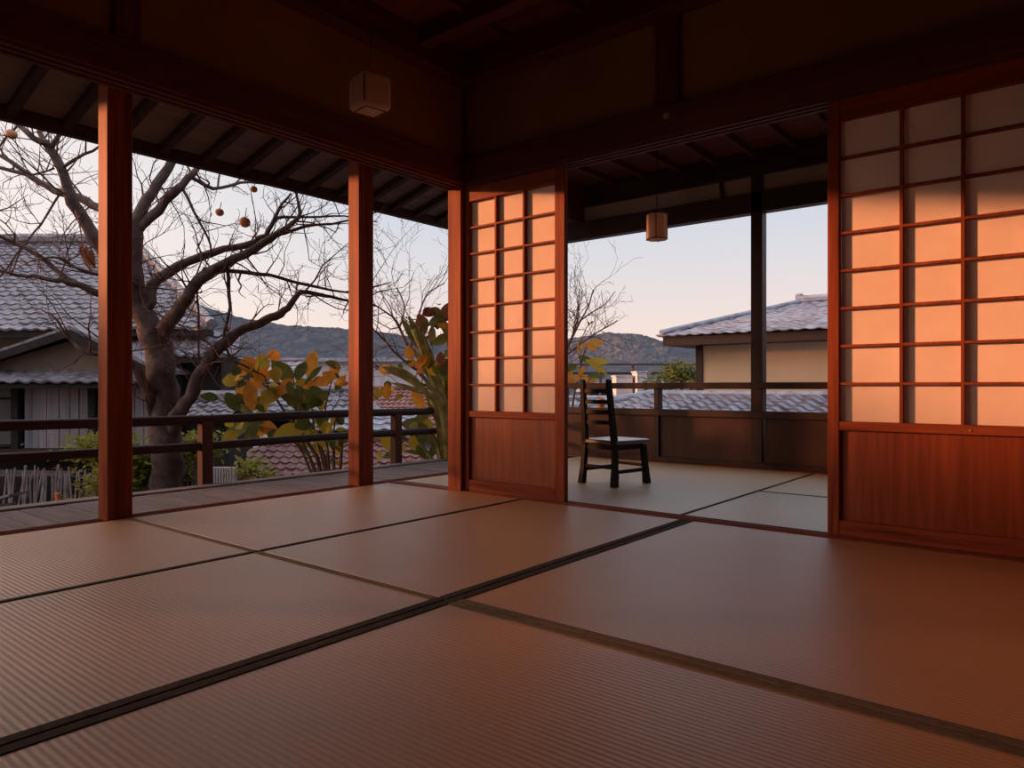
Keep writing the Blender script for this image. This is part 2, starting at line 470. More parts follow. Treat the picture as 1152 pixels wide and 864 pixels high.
# ---- eaves over the veranda
EX0, EX1 = -3.0, 7.3
ev = empty('eaves', (2.2, 6.8, 3.0), 'dark timber eaves with pale boards over the veranda', 'eaves')
sl = 0.255
z_at = lambda y: 3.035 + (6.8 - y) * sl
sb = MB(); n = 14
for i in range(n):
    ya = 6.8 - 2.69 * i / n; yb = 6.8 - 2.69 * (i + 1) / n + 0.004
    sb.prism([(EX0, ya, z_at(ya) + 0.075), (EX0, yb, z_at(yb) + 0.075), (EX0, yb, z_at(yb) + 0.10), (EX0, ya, z_at(ya) + 0.10)], (EX1 - EX0, 0, 0))
sb.build('soffit_boards', M['soffit'], ev)
MB().prism([(EX0, 6.86, 3.00), (EX0, 6.78, 3.00), (EX0, 6.78, 3.12), (EX0, 6.86, 3.12)], (EX1 - EX0, 0, 0)).build('fascia', M['rafter'], ev)
MB().prism([(EX0, 6.95, 3.115), (EX0, 4.1, 3.115 + 2.85 * sl), (EX0, 4.1, 3.2 + 2.85 * sl), (EX0, 6.95, 3.16)], (EX1 - EX0, 0, 0)).build('roof_edge', M['black'], ev)
k = 0
xx = -2.5
while xx < EX1:
    MB().prism([(xx - 0.035, 6.79, z_at(6.79)), (xx - 0.035, 4.10, z_at(4.10)), (xx - 0.035, 4.10, z_at(4.10) + 0.08), (xx - 0.035, 6.79, z_at(6.79) + 0.08)], (0.07, 0, 0)).build('rafter', M['rafter'], ev)
    xx += 0.405

# ================================================================== BACK ROOM
XB = 7.40
MB().box(4.40, 7.5, -1.6, 4.87, 3.32, 3.36).build('ceiling_back_room', M['ceiling'], kind='structure')
MB().box(4.42, 7.5, 4.86, 5.02, 3.055, 3.62).build('trim_9', M['beam_x'], kind='structure')
MB().box(4.4, 7.5, -1.7, -1.6, -0.3, 3.95).build('wall_back_room_right', M['plaster'], kind='structure')
for i in range(11):
    yy = 4.4 - i * 0.42
    tag(MB().box(4.42, 7.38, yy, yy + 0.05, 3.25, 3.32, 0.003).build('ceiling_joist', M['beam_x']), 'narrow dark joist under the back room ceiling', 'joist', 'joists of the back room ceiling')
# head beams and pale plaster strip
b = MB(); b.box(XB - 0.02, XB + 0.13, -1.6, 5.9, 3.05, 3.32, 0.004); b.build('trim_10', M['brown_y'], kind='structure')
b = MB(); b.box(XB - 0.01, XB + 0.12, -1.6, 5.9, 2.665, 2.875, 0.004); b.build('trim_11', M['brown_y'], kind='structure')
MB().box(XB + 0.03, XB + 0.09, -1.6, 5.9, 2.875, 3.05).build('wall_far', M['plaster_pale'], kind='structure')
tag(MB().box(XB - 0.01, XB + 0.12, 2.65, 2.77, 0.0, 3.05, 0.005).build('wooden_post', M['brown_z']), 'tall dark post dividing the far opening in front of the beige house', 'post', 'posts of the back room')
tag(MB().box(XB - 0.01, XB + 0.12, -0.10, 0.02, 0.0, 3.05, 0.005).build('wooden_post', M['brown_z']), 'dark far post hidden behind the right paper screen', 'post', 'posts of the back room')
tag(MB().box(XB - 0.01, XB + 0.12, 5.42, 5.54, 0.0, 3.05, 0.005).build('wooden_post', M['brown_z']), 'dark far corner post behind the left paper screen', 'post', 'posts of the back room')
tag(MB().prism([(XB, 3.06, 2.87), (XB, 3.10, 2.87), (XB, 3.125, 3.055), (XB, 3.085, 3.055)], (0.05, 0, 0)).build('wall_strut', M['brown_z']), 'short slanted dark strut in the pale plaster strip of the back room', 'strut')

# parapet with handrail
pp = empty('parapet', (XB + 0.05, 2.2, 0.0), 'dark wooden parapet with a handrail and open slot behind the chair', 'parapet')
MB().box(XB - 0.03, XB + 0.11, -1.6, 5.42, 0.825, 0.895, 0.006).build('handrail', M['brown_y'], pp)
MB().box(XB - 0.02, XB + 0.09, -1.6, 5.42, 0.52, 0.595, 0.004).build('sill_rail', M['brown_y'], pp)
MB().box(XB - 0.02, XB + 0.09, -1.6, 5.42, 0.0, 0.055, 0.004).build('bottom_rail', M['brown_y'], pp)
edges = [-1.6, -0.1, 1.28, 2.65, 3.86, 5.42]
for a, c in zip(edges[:-1], edges[1:]):
    MB().box(XB + 0.02, XB + 0.05, a + 0.02, c - 0.02, 0.055, 0.52).build('board_panel', M['kick_panel'], pp)
for y in (1.28, 3.86):
    MB().box(XB - 0.015, XB + 0.085, y - 0.03, y + 0.03, 0.055, 0.825, 0.004).build('stile', M['brown_z'], pp)
MB().box(XB - 0.3, XB + 0.2, -1.6, 5.42, -0.6, -0.02).build('trim_12', M['brown_y'], kind='structure')
MB().box(7.3, XB - 0.02, -1.2, 4.84, -0.045, 0.006, 0.002).build('trim_13', M['red_y'], kind='structure')

# ================================================================== PAPER SCREENS
def shoji(y_hi, y_lo, ylines, label, stile_l, stile_r):
    """screen in the plane X = 4.31, from y_hi (left in view) to y_lo"""
    root = empty('shoji_screen', (4.33, (y_hi + y_lo) / 2, 0.014), label, 'sliding screen')
    X0, X1 = 4.285, 4.33          # frame front and back
    MB().box(X0, X1, y_hi - stile_l, y_hi, 0.012, 2.472, 0.003).build('stile', M['red_z'], root)
    MB().box(X0, X1, y_lo, y_lo + stile_r, 0.012, 2.472, 0.003).build('stile', M['red_z'], root)
    a, c = y_lo + stile_r, y_hi - stile_l
    MB().box(X0 + .002, X1, a, c, 2.345, 2.472, 0.003).build('top_rail', M['red_y'], root)
    MB().box(X0 + .002, X1, a, c, 0.605, 0.655, 0.003).build('middle_rail', M['red_y'], root)
    MB().box(X0 + .002, X1, a, c, 0.012, 0.10, 0.003).build('bottom_rail', M['red_y'], root)
    MB().box(X0 + .030, X1, a, c, 0.10, 0.605).build('board_panel', M['panel'], root)
    MB().box(X1 - 0.0025, X1 - 0.0015, a, c, 0.655, 2.345).build('paper', M['paper'], root)
    lat = MB()
    for y in ylines:
        lat.box(X0 + .006, X1 - 0.003, y - 0.008, y + 0.008, 0.655, 2.345)
    for i in range(1, 8):
        z = 0.655 + (2.345 - 0.655) * i / 8
        lat.box(X0 + .007, X1 - 0.003, a, c, z - 0.007, z + 0.007)
    lat.build('lattice', M['red_z'], root)
    return root
shoji(3.965, 2.975, (3.64, 3.36), 'left sliding paper screen beside the corner post', 0.045, 0.09)
rs = shoji(1.165, -0.16, (0.793, 0.512, 0.228), 'right sliding paper screen at the right edge of the view', 0.062, 0.06)
MB().tube([(4.287, 0.478, 0.628, 0.006), (4.281, 0.478, 0.628, 0.005)], 12).build('pin', M['metal'], rs)

# ================================================================== LANTERNS
def rounded_lantern():
    cx, cy, z0, z1, h = 2.86, 3.43, 2.53, 2.74, 0.10
    root = empty('ceiling_lantern', (cx, cy, z0), 'boxy paper lantern hanging near the dark plaster wall', 'lantern')
    bm = bmesh.new(); bmesh.ops.create_cube(bm, size=1)
    for v in bm.verts: v.co = Vector((cx + v.co.x * 2 * h, cy + v.co.y * 2 * h, (z0 + z1) / 2 + v.co.z * (z1 - z0)))
    bmesh.ops.bevel(bm, geom=bm.edges[:], offset=0.035, segments=5, profile=0.5, affect='EDGES')
    bm.verts.index_update()
    m = MB(); m.add([v.co[:] for v in bm.verts], [[v.index for v in f.verts] for f in bm.faces]); bm.free()
    m.build('lamp_shade', M['lamp_paper'], root, True)
    fr = MB()
    e = h - 0.0105
    for sx, sy in ((-1, -1), (1, 1)):
        fr.box(cx + sx * e - 0.003, cx + sx * e + 0.003, cy + sy * e - 0.003, cy + sy * e + 0.003, z0 + 0.025, z1 - 0.03)
    zz = z0 + 0.0005; e = h - 0.032
    for s in (-1, 1):
        fr.box(cx - e, cx + e, cy + s * e - 0.003, cy + s * e + 0.003, zz - 0.003, zz + 0.003)
        fr.box(cx + s * e - 0.003, cx + s * e + 0.003, cy - e, cy + e, zz - 0.003, zz + 0.003)
    fr.build('frame', M['brown_z'], root)
    MB().tube([(cx, cy, z1 - 0.01, 0.002), (cx, cy, 3.47, 0.002)], 8).build('cord', M['cord'], root)
    MB().tube([(cx, cy, 3.46, 0.035), (cx, cy, 3.50, 0.045)], 16).build('ceiling_cap', M['lacquer'], root)
    root.rotation_euler.z = math.radians(-10)
rounded_lantern()
def pendant():
    cx, cy, z0, z1, r = 5.60, 2.92, 2.115, 2.345, 0.088
    root = empty('pendant_lantern', (cx, cy, z0), 'small paper pendant lantern hanging in the back room against the sky', 'lantern')
    ring = [(r * (1 + 0.0 * k), k) for k in range(8)]
    m = MB(); n = 8
    vs = []; 
    for z, rr in ((z0 + 0.006, r * 0.97), (z0 + 0.02, r), (z1 - 0.015, r), (z1, r * 0.93)):
        for k in range(n):
            t = 2 * math.pi * (k + 0.5) / n
            vs.append((cx + rr * math.cos(t), cy + rr * math.sin(t), z))
    fs = [(i * n + k, i * n + (k + 1) % n, (i + 1) * n + (k + 1) % n, (i + 1) * n + k) for i in range(3) for k in range(n)]
    fs.append(tuple(range(n))); fs.append(tuple(range(3 * n, 4 * n)))
    m.add(vs, fs); m.build('lamp_shade', M['lamp_paper'], root)
    f = MB()
    for k in range(0, n, 2):
        t = 2 * math.pi * (k + 0.5) / n
        f.tube([(cx + r * 1.01 * math.cos(t), cy + r * 1.01 * math.sin(t), z0, 0.0028), (cx + r * 1.01 * math.cos(t), cy + r * 1.01 * math.sin(t), z1, 0.0035)], 6)
    for z in (z0 + 0.008, z1 - 0.008):
        for k in range(n):
            t = 2 * math.pi * (k + 0.5) / n; t2 = 2 * math.pi * (k + 1.5) / n
            f.tube([(cx + r * 1.01 * math.cos(t), cy + r * 1.01 * math.sin(t), z, 0.003), (cx + r * 1.01 * math.cos(t2), cy + r * 1.01 * math.sin(t2), z, 0.005)], 6)
    f.build('frame', M['brown_z'], root)
    MB().tube([(cx, cy, z1 - 0.005, 0.004), (cx, cy, 3.30, 0.004)], 8).build('cord', M['cord'], root)
    MB().tube([(cx, cy, 3.285, 0.03), (cx, cy, 3.32, 0.04)], 16).build('ceiling_cap', M['lacquer'], root)
pendant()

# ================================================================== CHAIR
def chair():
    ang = math.radians(-11)
    fx, fy = math.cos(ang), math.sin(ang)        # the way the chair faces
    sx, sy = -fy, fx                              # its left hand side
    cx, cy = 5.48, 3.27
    P = lambda a, s, z: Vector((cx + fx * a + sx * s, cy + fy * a + sy * s, z))
    root = empty('ladderback_chair', (cx, cy, 0.0), 'small black ladder-back wooden chair standing on the back room tatami', 'chair')
    F3, S3 = Vector((fx, fy, 0)), Vector((sx, sy, 0))
    def leg(mb, stations):
        """square section through (a, s, z, half)"""
        vs = []; fs = []
        for a, s, z, h in stations:
            c = P(a, s, z)
            vs += [c - F3 * h - S3 * h, c + F3 * h - S3 * h, c + F3 * h + S3 * h, c - F3 * h + S3 * h]
        for i in range(len(stations) - 1):
            for k in range(4):
                fs.append((i * 4 + k, i * 4 + (k + 1) % 4, i * 4 + 4 + (k + 1) % 4, i * 4 + 4 + k))
        fs.append((3, 2, 1, 0)); m = (len(stations) - 1) * 4
        fs.append((m, m + 1, m + 2, m + 3))
        return mb.add(vs, fs)
    back = lambda z: -0.19 - max(0, z - 0.36) * 0.10
    for s in (-1, 1):
        leg(MB(), [(-0.215, s * 0.19, 0.003, 0.027), (-0.20, s * 0.182, 0.16, 0.022), (-0.19, s * 0.175, 0.34, 0.020)]).build('leg', M['lacquer'], root)
        leg(MB(), [(0.215, s * 0.185, 0.003, 0.027), (0.20, s * 0.178, 0.16, 0.022), (0.185, s * 0.165, 0.345, 0.022)]).build('leg', M['lacquer'], root)
        leg(MB(), [(-0.19, s * 0.172, 0.34, 0.023), (back(0.5), s * 0.165, 0.5, 0.022), (back(0.7), s * 0.158, 0.7, 0.020), (back(0.90), s * 0.152, 0.90, 0.019), (back(0.915), s * 0.151, 0.912, 0.010)]).build('back_post', M['lacquer'], root)
    for z in (0.545, 0.635, 0.72, 0.815):
        m = MB(); n = 6
        for i in range(n):
            a0 = -0.158 + 0.316 * i / n; a1 = -0.158 + 0.316 * (i + 1) / n
            cv = lambda s: -0.014 * math.cos(s / 0.158 * math.pi / 2)
            m.prism([P(back(z) + cv(a0) - 0.006, a0, z - 0.019), P(back(z) + cv(a1) - 0.006, a1, z - 0.019), P(back(z) + cv(a1) + 0.006, a1, z - 0.019), P(back(z) + cv(a0) + 0.006, a0, z - 0.019)], (0, 0, 0.036))
        m.build('back_slat', M['lacquer'], root)
    # seat: slightly trapezoid, waisted back edge
    outline = [(-0.215, -0.185), (-0.215, 0.185), (-0.19, 0.20), (0.0, 0.212), (0.20, 0.222), (0.232, 0.20), (0.24, 0.0), (0.232, -0.20), (0.20, -0.222), (0.0, -0.212), (-0.19, -0.20)]
    m = MB(); n = len(outline); vs = []
    for z, g in ((0.358, 0.97), (0.364, 1.0), (0.386, 1.0), (0.392, 0.97)):
        vs += [P(a * g, s * g, z) for a, s in outline]
    fs = [(i * n + k, i * n + (k + 1) % n, (i + 1) * n + (k + 1) % n, (i + 1) * n + k) for i in range(3) for k in range(n)]
    fs += [tuple(range(n)), tuple(range(3 * n, 4 * n))]
    m.add(vs, fs); m.build('seat', M['seat'], root)
    ap = MB()
    for s in (-1, 1):
        ap.bar(P(-0.19, s * 0.172, 0.333), P(0.185, s * 0.165, 0.333), 0.018, 0.048)
    ap.bar(P(0.19, -0.165, 0.333), P(0.19, 0.165, 0.333), 0.018, 0.048)
    ap.bar(P(-0.19, -0.172, 0.333), P(-0.19, 0.172, 0.333), 0.018, 0.048)
    ap.build('apron', M['lacquer'], root)
    for s in (-1, 1):
        MB().bar(P(-0.204, s * 0.184, 0.125), P(0.204, s * 0.18, 0.125), 0.016, 0.030).build('stretcher', M['lacquer'], root)
    MB().bar(P(0.20, -0.178, 0.16), P(0.20, 0.178, 0.16), 0.016, 0.026).build('stretcher', M['lacquer'], root)
    MB().bar(P(-0.203, -0.182, 0.16), P(-0.203, 0.182, 0.16), 0.016, 0.026).build('stretcher', M['lacquer'], root)
M['seat'] = wood('black_lacquered_seat', (0.02, 0.014, 0.014), (0.035, 0.022, 0.02), 'x', rough=0.33, spec=1.0, coat=1.0, bmp=0.02)
chair()
# ================================================================== OUTDOORS
M['bark'] = plain('grey_brown_bark', (0.075, 0.056, 0.052), (0.16, 0.12, 0.11), 9, 0.9, 0.1, 0.8, 30)
M['twig'] = plain('reddish_twig', (0.11, 0.055, 0.05), (0.16, 0.09, 0.08), 9, 0.8)
M['tile'] = plain('grey_roof_tile', (0.115, 0.105, 0.125), (0.27, 0.25, 0.29), 7, 0.42, 0.5)
M['tile_blue'] = plain('blue_grey_roof_tile', (0.19, 0.19, 0.24), (0.38, 0.39, 0.47), 5, 0.35, 0.6)
M['tile_red'] = plain('brown_red_roof_tile', (0.15, 0.07, 0.065), (0.25, 0.12, 0.11), 7, 0.6, 0.3)
M['beige'] = plain('beige_wall_plaster', (0.58, 0.43, 0.29), (0.63, 0.475, 0.325), 1.5, 0.95, 0.1)
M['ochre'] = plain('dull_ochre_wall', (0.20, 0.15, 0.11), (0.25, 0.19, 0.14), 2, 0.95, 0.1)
M['white'] = plain('off_white_wall', (0.44, 0.42, 0.46), (0.55, 0.53, 0.57), 2, 0.9, 0.1)
M['dark'] = plain('dark_outdoor_wood', (0.018, 0.014, 0.015), (0.035, 0.027, 0.028), 6, 0.8)
M['shutter'] = wood('pale_weathered_boards', (0.20, 0.17, 0.19), (0.36, 0.32, 0.35), 'z', 0.8, 30)
M['glass'] = plain('dull_window_glass', (0.12, 0.11, 0.11), (0.16, 0.15, 0.15), 2, 0.25, 0.5)
M['stick'] = plain('bleached_sticks', (0.20, 0.17, 0.17), (0.36, 0.31, 0.31), 9, 0.9)
M['ground'] = plain('garden_soil', (0.05, 0.042, 0.035), (0.10, 0.085, 0.065), 0.8, 0.95, 0.1)
M['teal'] = plain('teal_tarpaulin', (0.03, 0.075, 0.08), (0.05, 0.11, 0.11), 6, 0.6)
M['orange'] = plain('orange_painted_stake', (0.55, 0.16, 0.05), (0.65, 0.2, 0.06), 9, 0.6)
M['persimmon'] = plain('persimmon_skin', (0.50, 0.22, 0.12), (0.62, 0.30, 0.16), 14, 0.45)
M['dryleaf'] = translucent('dry_brown_leaf', (0.20, 0.075, 0.04), (0.33, 0.13, 0.07), 0.3, 12)
M['leafO'] = translucent('orange_yellow_leaf', (0.60, 0.20, 0.03), (0.75, 0.38, 0.05), 0.4, 12)
M['leafY'] = translucent('yellow_green_leaf', (0.42, 0.34, 0.04), (0.56, 0.36, 0.04), 0.4, 12)
M['leafG'] = translucent('dull_green_leaf', (0.07, 0.105, 0.03), (0.16, 0.17, 0.04), 0.35, 12)
M['leafB'] = M['dryleaf']
M['stalk'] = plain('green_stalk', (0.17, 0.20, 0.07), (0.42, 0.37, 0.14), 10, 0.6)
M['stem'] = plain('brown_stem', (0.12, 0.075, 0.05), (0.20, 0.13, 0.08), 10, 0.8)
M['bushleaf'] = translucent('light_green_leaf', (0.16, 0.19, 0.035), (0.32, 0.31, 0.06), 0.4, 20)
M['evergreen'] = translucent('dark_green_leaf', (0.03, 0.05, 0.02), (0.06, 0.08, 0.03), 0.2, 20)

def W(r, f, z):
    """point r metres right and f metres ahead along the view heading, at height z"""
    return Vector((f * CS + r * SN, f * SN - r * CS, z))

# ---- terrain
g = MB(); g.m = 0
gv = []; gf = []
n = 24
for i in range(n + 1):
    for j in range(n + 1):
        r = -300 + 600 * j / n; f = -40 + 560 * i / n
        gv.append(W(r, f, -3.2))
for i in range(n):
    for j in range(n):
        a = i * (n + 1) + j
        gf.append((a, a + 1, a + n + 2, a + n + 1))
g.add(gv, gf); g.build('ground', M['ground'], kind='structure')

# ---- wooded hills, aerial haze mixed into their bluish colour
m, nt, bs = node_mat('hazy_wooded_hill', 0.95, 0.05)
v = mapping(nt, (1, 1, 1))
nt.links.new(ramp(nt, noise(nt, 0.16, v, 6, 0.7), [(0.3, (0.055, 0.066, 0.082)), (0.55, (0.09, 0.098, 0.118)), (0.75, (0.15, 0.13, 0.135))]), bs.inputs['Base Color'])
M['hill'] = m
def hill(name, prof, f0, depth, seed, base=-3.2):
    """prof: list of (r / f, height at the ridge)"""
    rnd = random.Random(seed)
    def h_at(q):
        for (a, ha), (b, hb) in zip(prof[:-1], prof[1:]):
            if a <= q <= b: return ha + (hb - ha) * (q - a) / (b - a)
        return prof[0][1] if q < prof[0][0] else prof[-1][1]
    NU, NV = 420, 90
    vs = []; fs = []
    q0, q1 = prof[0][0], prof[-1][0]
    import mathutils
    for j in range(NV + 1):
        t = j / NV
        f = f0 + depth * t
        s = math.sin(min(1.0, t / 0.75) * math.pi / 2) if t < 0.75 else math.cos((t - 0.75) / 0.25 * 1.2)
        for i in range(NU + 1):
            q = q0 + (q1 - q0) * i / NU
            ridge = h_at(q)
            r = q * (f0 + depth * 0.75)
            p = W(r, f, 0)
            nz = mathutils.noise.noise(Vector((p.x * 0.03, p.y * 0.03, seed)))
            nb = mathutils.noise.noise(Vector((p.x * 0.28, p.y * 0.28, seed + 3.3)))
            nc = mathutils.noise.noise(Vector((p.x * 0.9, p.y * 0.9, seed + 7.3)))
            z = base + (ridge - base) * s + nz * 1.0 * (1 - abs(t - 0.75)) + (nb * 0.8 + nc * 0.55) * min(1, s * 1.5)
            vs.append(W(r, f, z))
    for j in range(NV):
        for i in range(NU):
            a = j * (NU + 1) + i
            fs.append((a, a + 1, a + NU + 2, a + NU + 1))
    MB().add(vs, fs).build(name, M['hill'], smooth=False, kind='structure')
Hh = lambda y, f: 0.85 + (435 - y) / 806 * f
q = lambda x: (x - 576) / 806
# heights given for the ridge at 75 percent of the depth
F1 = 150 + 130 * .75
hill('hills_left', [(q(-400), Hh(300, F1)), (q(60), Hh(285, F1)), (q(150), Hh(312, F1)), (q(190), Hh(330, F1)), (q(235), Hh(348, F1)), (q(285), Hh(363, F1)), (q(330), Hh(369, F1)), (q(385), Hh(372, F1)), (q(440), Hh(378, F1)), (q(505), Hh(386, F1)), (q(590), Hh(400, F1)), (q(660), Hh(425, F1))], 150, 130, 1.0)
F2 = 210 + 160 * .75
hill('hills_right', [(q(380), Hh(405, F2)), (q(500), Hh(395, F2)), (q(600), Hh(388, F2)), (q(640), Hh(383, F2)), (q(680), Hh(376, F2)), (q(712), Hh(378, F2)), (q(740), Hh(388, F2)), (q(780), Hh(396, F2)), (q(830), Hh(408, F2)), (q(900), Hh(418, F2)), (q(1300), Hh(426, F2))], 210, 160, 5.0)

# ---- tiled roofs
def tiled(mb, O, du, dv, nu, nv, tl=lambda t: 0.0, tr=lambda t: 1.0, amp=0.035, thick=0.03, sub=6):
    """pantiles on the parallelogram O + u*du + v*dv; tl / tr give the left and right limits (0..1) at height t (0..1)"""
    O, du, dv = Vector(O), Vector(du), Vector(dv)
    nrm = du.cross(dv).normalized()
    if nrm.z < 0: nrm = -nrm
    rr = random.Random(int(abs(O.x) * 100) + nu)
    for j in range(nv):
        vs = []; fs = []
        t0, t1 = j / nv, (j + 1) / nv
        K = nu * sub
        jit = [rr.uniform(-0.012, 0.012) for _ in range(nu + 1)]
        for row, (t, lift) in enumerate(((t0, 0.0), (t0, thick), (t1 + 0.15 / nv, 0.004))):
            tt = min(1, t)
            a, b = tl(tt), tr(tt)
            for k in range(K + 1):
                u = min(max(k / K, a), b)
                ph = (u * nu) % 1.0
                hgt = amp * (0.5 + 0.5 * math.cos(2 * math.pi * ph)) ** 1.6 + jit[min(nu, int(u * nu))] * (1 if lift > 0.01 else 0)
                vs.append(O + du * u + dv * tt + nrm * (hgt + lift) if row else O + du * u + dv * tt + nrm * hgt)
        for row in range(2):
            for k in range(K):
                p = row * (K + 1) + k
                if (vs[p] - vs[p + 1]).length < 1e-6 and (vs[p + K + 1] - vs[p + K + 2]).length < 1e-6: continue
                fs.append((p, p + 1, p + K + 2, p + K + 1))
        mb.add(vs, fs)
    return mb
def ridge_cap(mb, p, q_, r=0.11, n=None):
    p, q_ = Vector(p), Vector(q_); L = (q_ - p).length; n = n or max(2, int(L / 0.35))
    for i in range(n):
        a = p.lerp(q_, i / n); b = p.lerp(q_, (i + 1) / n)
        mb.tube([(*a, r * 1.0), (*a.lerp(b, 0.9), r * 0.94), (*b, r * 0.94)], 8)

# ---- big tiled house at the left
hl = empty('tiled_house', W(-8.5, 13.5, -3.2), 'large grey tiled house at left behind the bare tree', 'house')
rf = MB()
EZ = 1.72
el_, er = W(-15.0, 12.3, EZ), W(-5.15, 12.3, EZ + 0.13)
up = W(-15.0, 17.0, 4.18) - el_
tiled(rf, el_, er - el_, up, 46, 22, tr=lambda t: 1.0 - 0.39 * t, amp=0.032, thick=0.035)
rf.build('main_roof', M['tile'], hl)
# hip end facing right
he = MB()
e1 = W(-5.15, 12.3, EZ + 0.13); e2 = W(-9.1, 21.5, EZ + 0.13)
apx = W(-8.99, 17.0, 4.24)
tiled(he, e1, e2 - e1, apx - e1, 26, 16, tl=lambda t: 0.0, tr=lambda t: 1.0 - t, amp=0.03, thick=0.03); he.build('hip_roof', M['tile'], hl)
rc = MB(); ridge_cap(rc, e1 + Vector((0, 0, .07)), apx + Vector((0, 0, .06)), 0.10); ridge_cap(rc, apx + Vector((0, 0, .1)), W(-15, 17.0, 4.35), 0.14); rc.build('ridge_tiles', M['tile'], hl)
wl = MB()
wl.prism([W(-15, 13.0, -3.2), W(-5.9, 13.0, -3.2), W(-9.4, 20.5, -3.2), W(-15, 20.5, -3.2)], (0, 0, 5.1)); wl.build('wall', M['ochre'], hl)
MB().bar(W(-15, 12.42, 1.66), W(-5.2, 12.42, 1.78), 0.16, 0.09).build('eave_board', M['dark'], hl)
# lower skirt roof at the right end of the house
sk = MB()
s0 = W(-6.7, 11.9, 1.33); s1 = W(-4.55, 11.9, 1.36)
tiled(sk, s0, s1 - s0, W(-6.7, 12.95, 1.80) - s0, 8, 4, tr=lambda t: 1 - 0.16 * t, amp=0.045, thick=0.04)
sk.build('skirt_roof', M['tile'], hl)
MB().bar(W(-6.7, 11.98, 1.27), W(-4.6, 11.98, 1.30), 0.10, 0.08).build('eave_board', M['dark'], hl)
MB().prism([W(-6.6, 12.2, -3.2), W(-4.95, 12.2, -3.2), W(-4.95, 12.2, 1.36), W(-6.6, 12.2, 1.36)], W(0, 1.5, 0) - W(0, 0, 0)).build('dark_wall', M['dark'], hl)
# front porch with a low gable, ledge of tiles and boarded wall
pr_ = empty('gabled_annex', W(-7.0, 11.6, -3.2), 'low gabled annex with pale vertical boards in front of the tiled house', 'annex')
ax_, az_ = -6.95, 1.72
MB().prism([W(-9.1, 11.55, 1.0), W(-5.6, 11.55, 1.0), W(ax_, 11.55, az_ - 0.08)], W(0, 1.3, 0) - W(0, 0, 0)).build('gable_wall', M['ochre'], pr_)
gr = MB()
for rx, rz in ((-9.35, 0.93), (-5.5, 1.05)):
    a0, a1 = W(ax_, 11.25, az_ + .02), W(rx, 11.25, rz)
    b0 = W(ax_, 12.9, az_ + .02)
    gr.prism([a0, a1, a1 + Vector((0, 0, .07)), a0 + Vector((0, 0, .07))], b0 - a0)
gr.build('gable_roof', M['tile'], pr_)
bb = MB()
for rx, rz in ((-9.3, 0.90), (-5.55, 1.02)):
    a0, a1 = W(ax_, 11.22, az_ - 0.03), W(rx, 11.22, rz)
    bb.bar(a0, a1, 0.04, 0.12)
bb.build('barge_boards', M['dark'], pr_)
lg = MB(); l0 = W(-10.2, 11.05, 0.90)
tiled(lg, l0, W(-5.5, 11.05, 0.90) - l0, W(-10.2, 11.55, 1.10) - l0, 20, 2, amp=0.03, thick=0.03); lg.build('ledge_roof', M['tile'], pr_)
MB().bar(W(-10.2, 11.12, 0.86), W(-5.5, 11.12, 0.86), 0.06, 0.07).build('eave_board', M['dark'], pr_)
sh = MB(); rx = -7.86; rr = random.Random(8)
while rx < -5.55:
    wd = rr.uniform(0.11, 0.2)
    sh.obox(W(rx + wd / 2, 11.55 + rr.uniform(-.012, .012), 0.38), (W(wd / 2 - 0.006, 0, 0)), (W(0, 0.015, 0)), (0, 0, 0.52)); rx += wd
sh.build('board_wall', M['shutter'], pr_)
for rx in (-7.95, -6.72):
    MB().obox(W(rx, 11.5, 0.35), W(0.055, 0, 0), W(0, 0.06, 0), (0, 0, 0.55)).build('pillar', M['dark'], pr_)
wd = MB().obox(W(-8.7, 11.58, 0.38), W(0.70, 0, 0), W(0, 0.01, 0), (0, 0, 0.50)).build('window', M['glass'], pr_)
wf = MB()
for rx in (-9.4, -8.7, -8.02): wf.obox(W(rx, 11.55, 0.38), W(0.025, 0, 0), W(0, 0.025, 0), (0, 0, 0.5))
for z in (-0.1, 0.66, 0.86): wf.obox(W(-8.7, 11.55, z), W(0.70, 0, 0), W(0, 0.02, 0), (0, 0, 0.02))
wf.build('window_frame', M['dark'], wd)
MB().obox(W(-7.7, 11.5, -0.22), W(2.3, 0, 0), W(0, 0.14, 0), (0, 0, 0.075)).build('sill_board', M['brown_x'], pr_)
MB().prism([W(-10.2, 11.62, -3.2), W(-5.6, 11.62, -3.2), W(-5.6, 11.62, 1.0), W(-10.2, 11.62, 1.0)], W(0, 1.3, 0)).build('wall', M['dark'], pr_)

# ---- yard clutter at the left
tp = MB(); vs = []; fs = []
for i in range(7):
    for j in range(5):
        vs.append(W(-7.9 + 0.95 * i / 6, 9.3 + 0.7 * j / 4, -0.14 + 0.07 * math.sin(i * 1.3 + j) - 0.03 * i))
for i in range(6):
    for j in range(4):
        a = i * 5 + j; fs.append((a, a + 1, a + 6, a + 5))
o = tp.add(vs, fs).build('tarpaulin', M['teal'], smooth=True)
o.modifiers.new('s', 'SOLIDIFY').thickness = 0.25
tag(o, 'crumpled teal tarpaulin over a heap below the house window', 'tarpaulin')
st = MB(); st.prism([W(-8.4, 9.3, -3.2), W(-6.0, 9.3, -3.2), W(-6.0, 9.3, -0.34), (W(-8.4, 9.3, -0.30))], W(0, 0.8, 0))
tag(st.build('yard_shed', M['dark']), 'low dark shed wall beneath the teal tarpaulin', 'shed')
fn = MB(); rr = random.Random(3)
for i in range(80):
    r0 = -5.9 + i * 0.028 + rr.uniform(-.02, .02); z0 = -1.3
    b_ = rr.uniform(-.12, .12)
    fn.tube([(*W(r0, 8.3 + rr.uniform(-.1, .1), z0), 0.02), (*W(r0 + b_ * .3, 8.3, -0.7), 0.016), (*W(r0 + b_, 8.35 + rr.uniform(-.1, .1), rr.uniform(-0.22, -0.05)), 0.009)], 5)
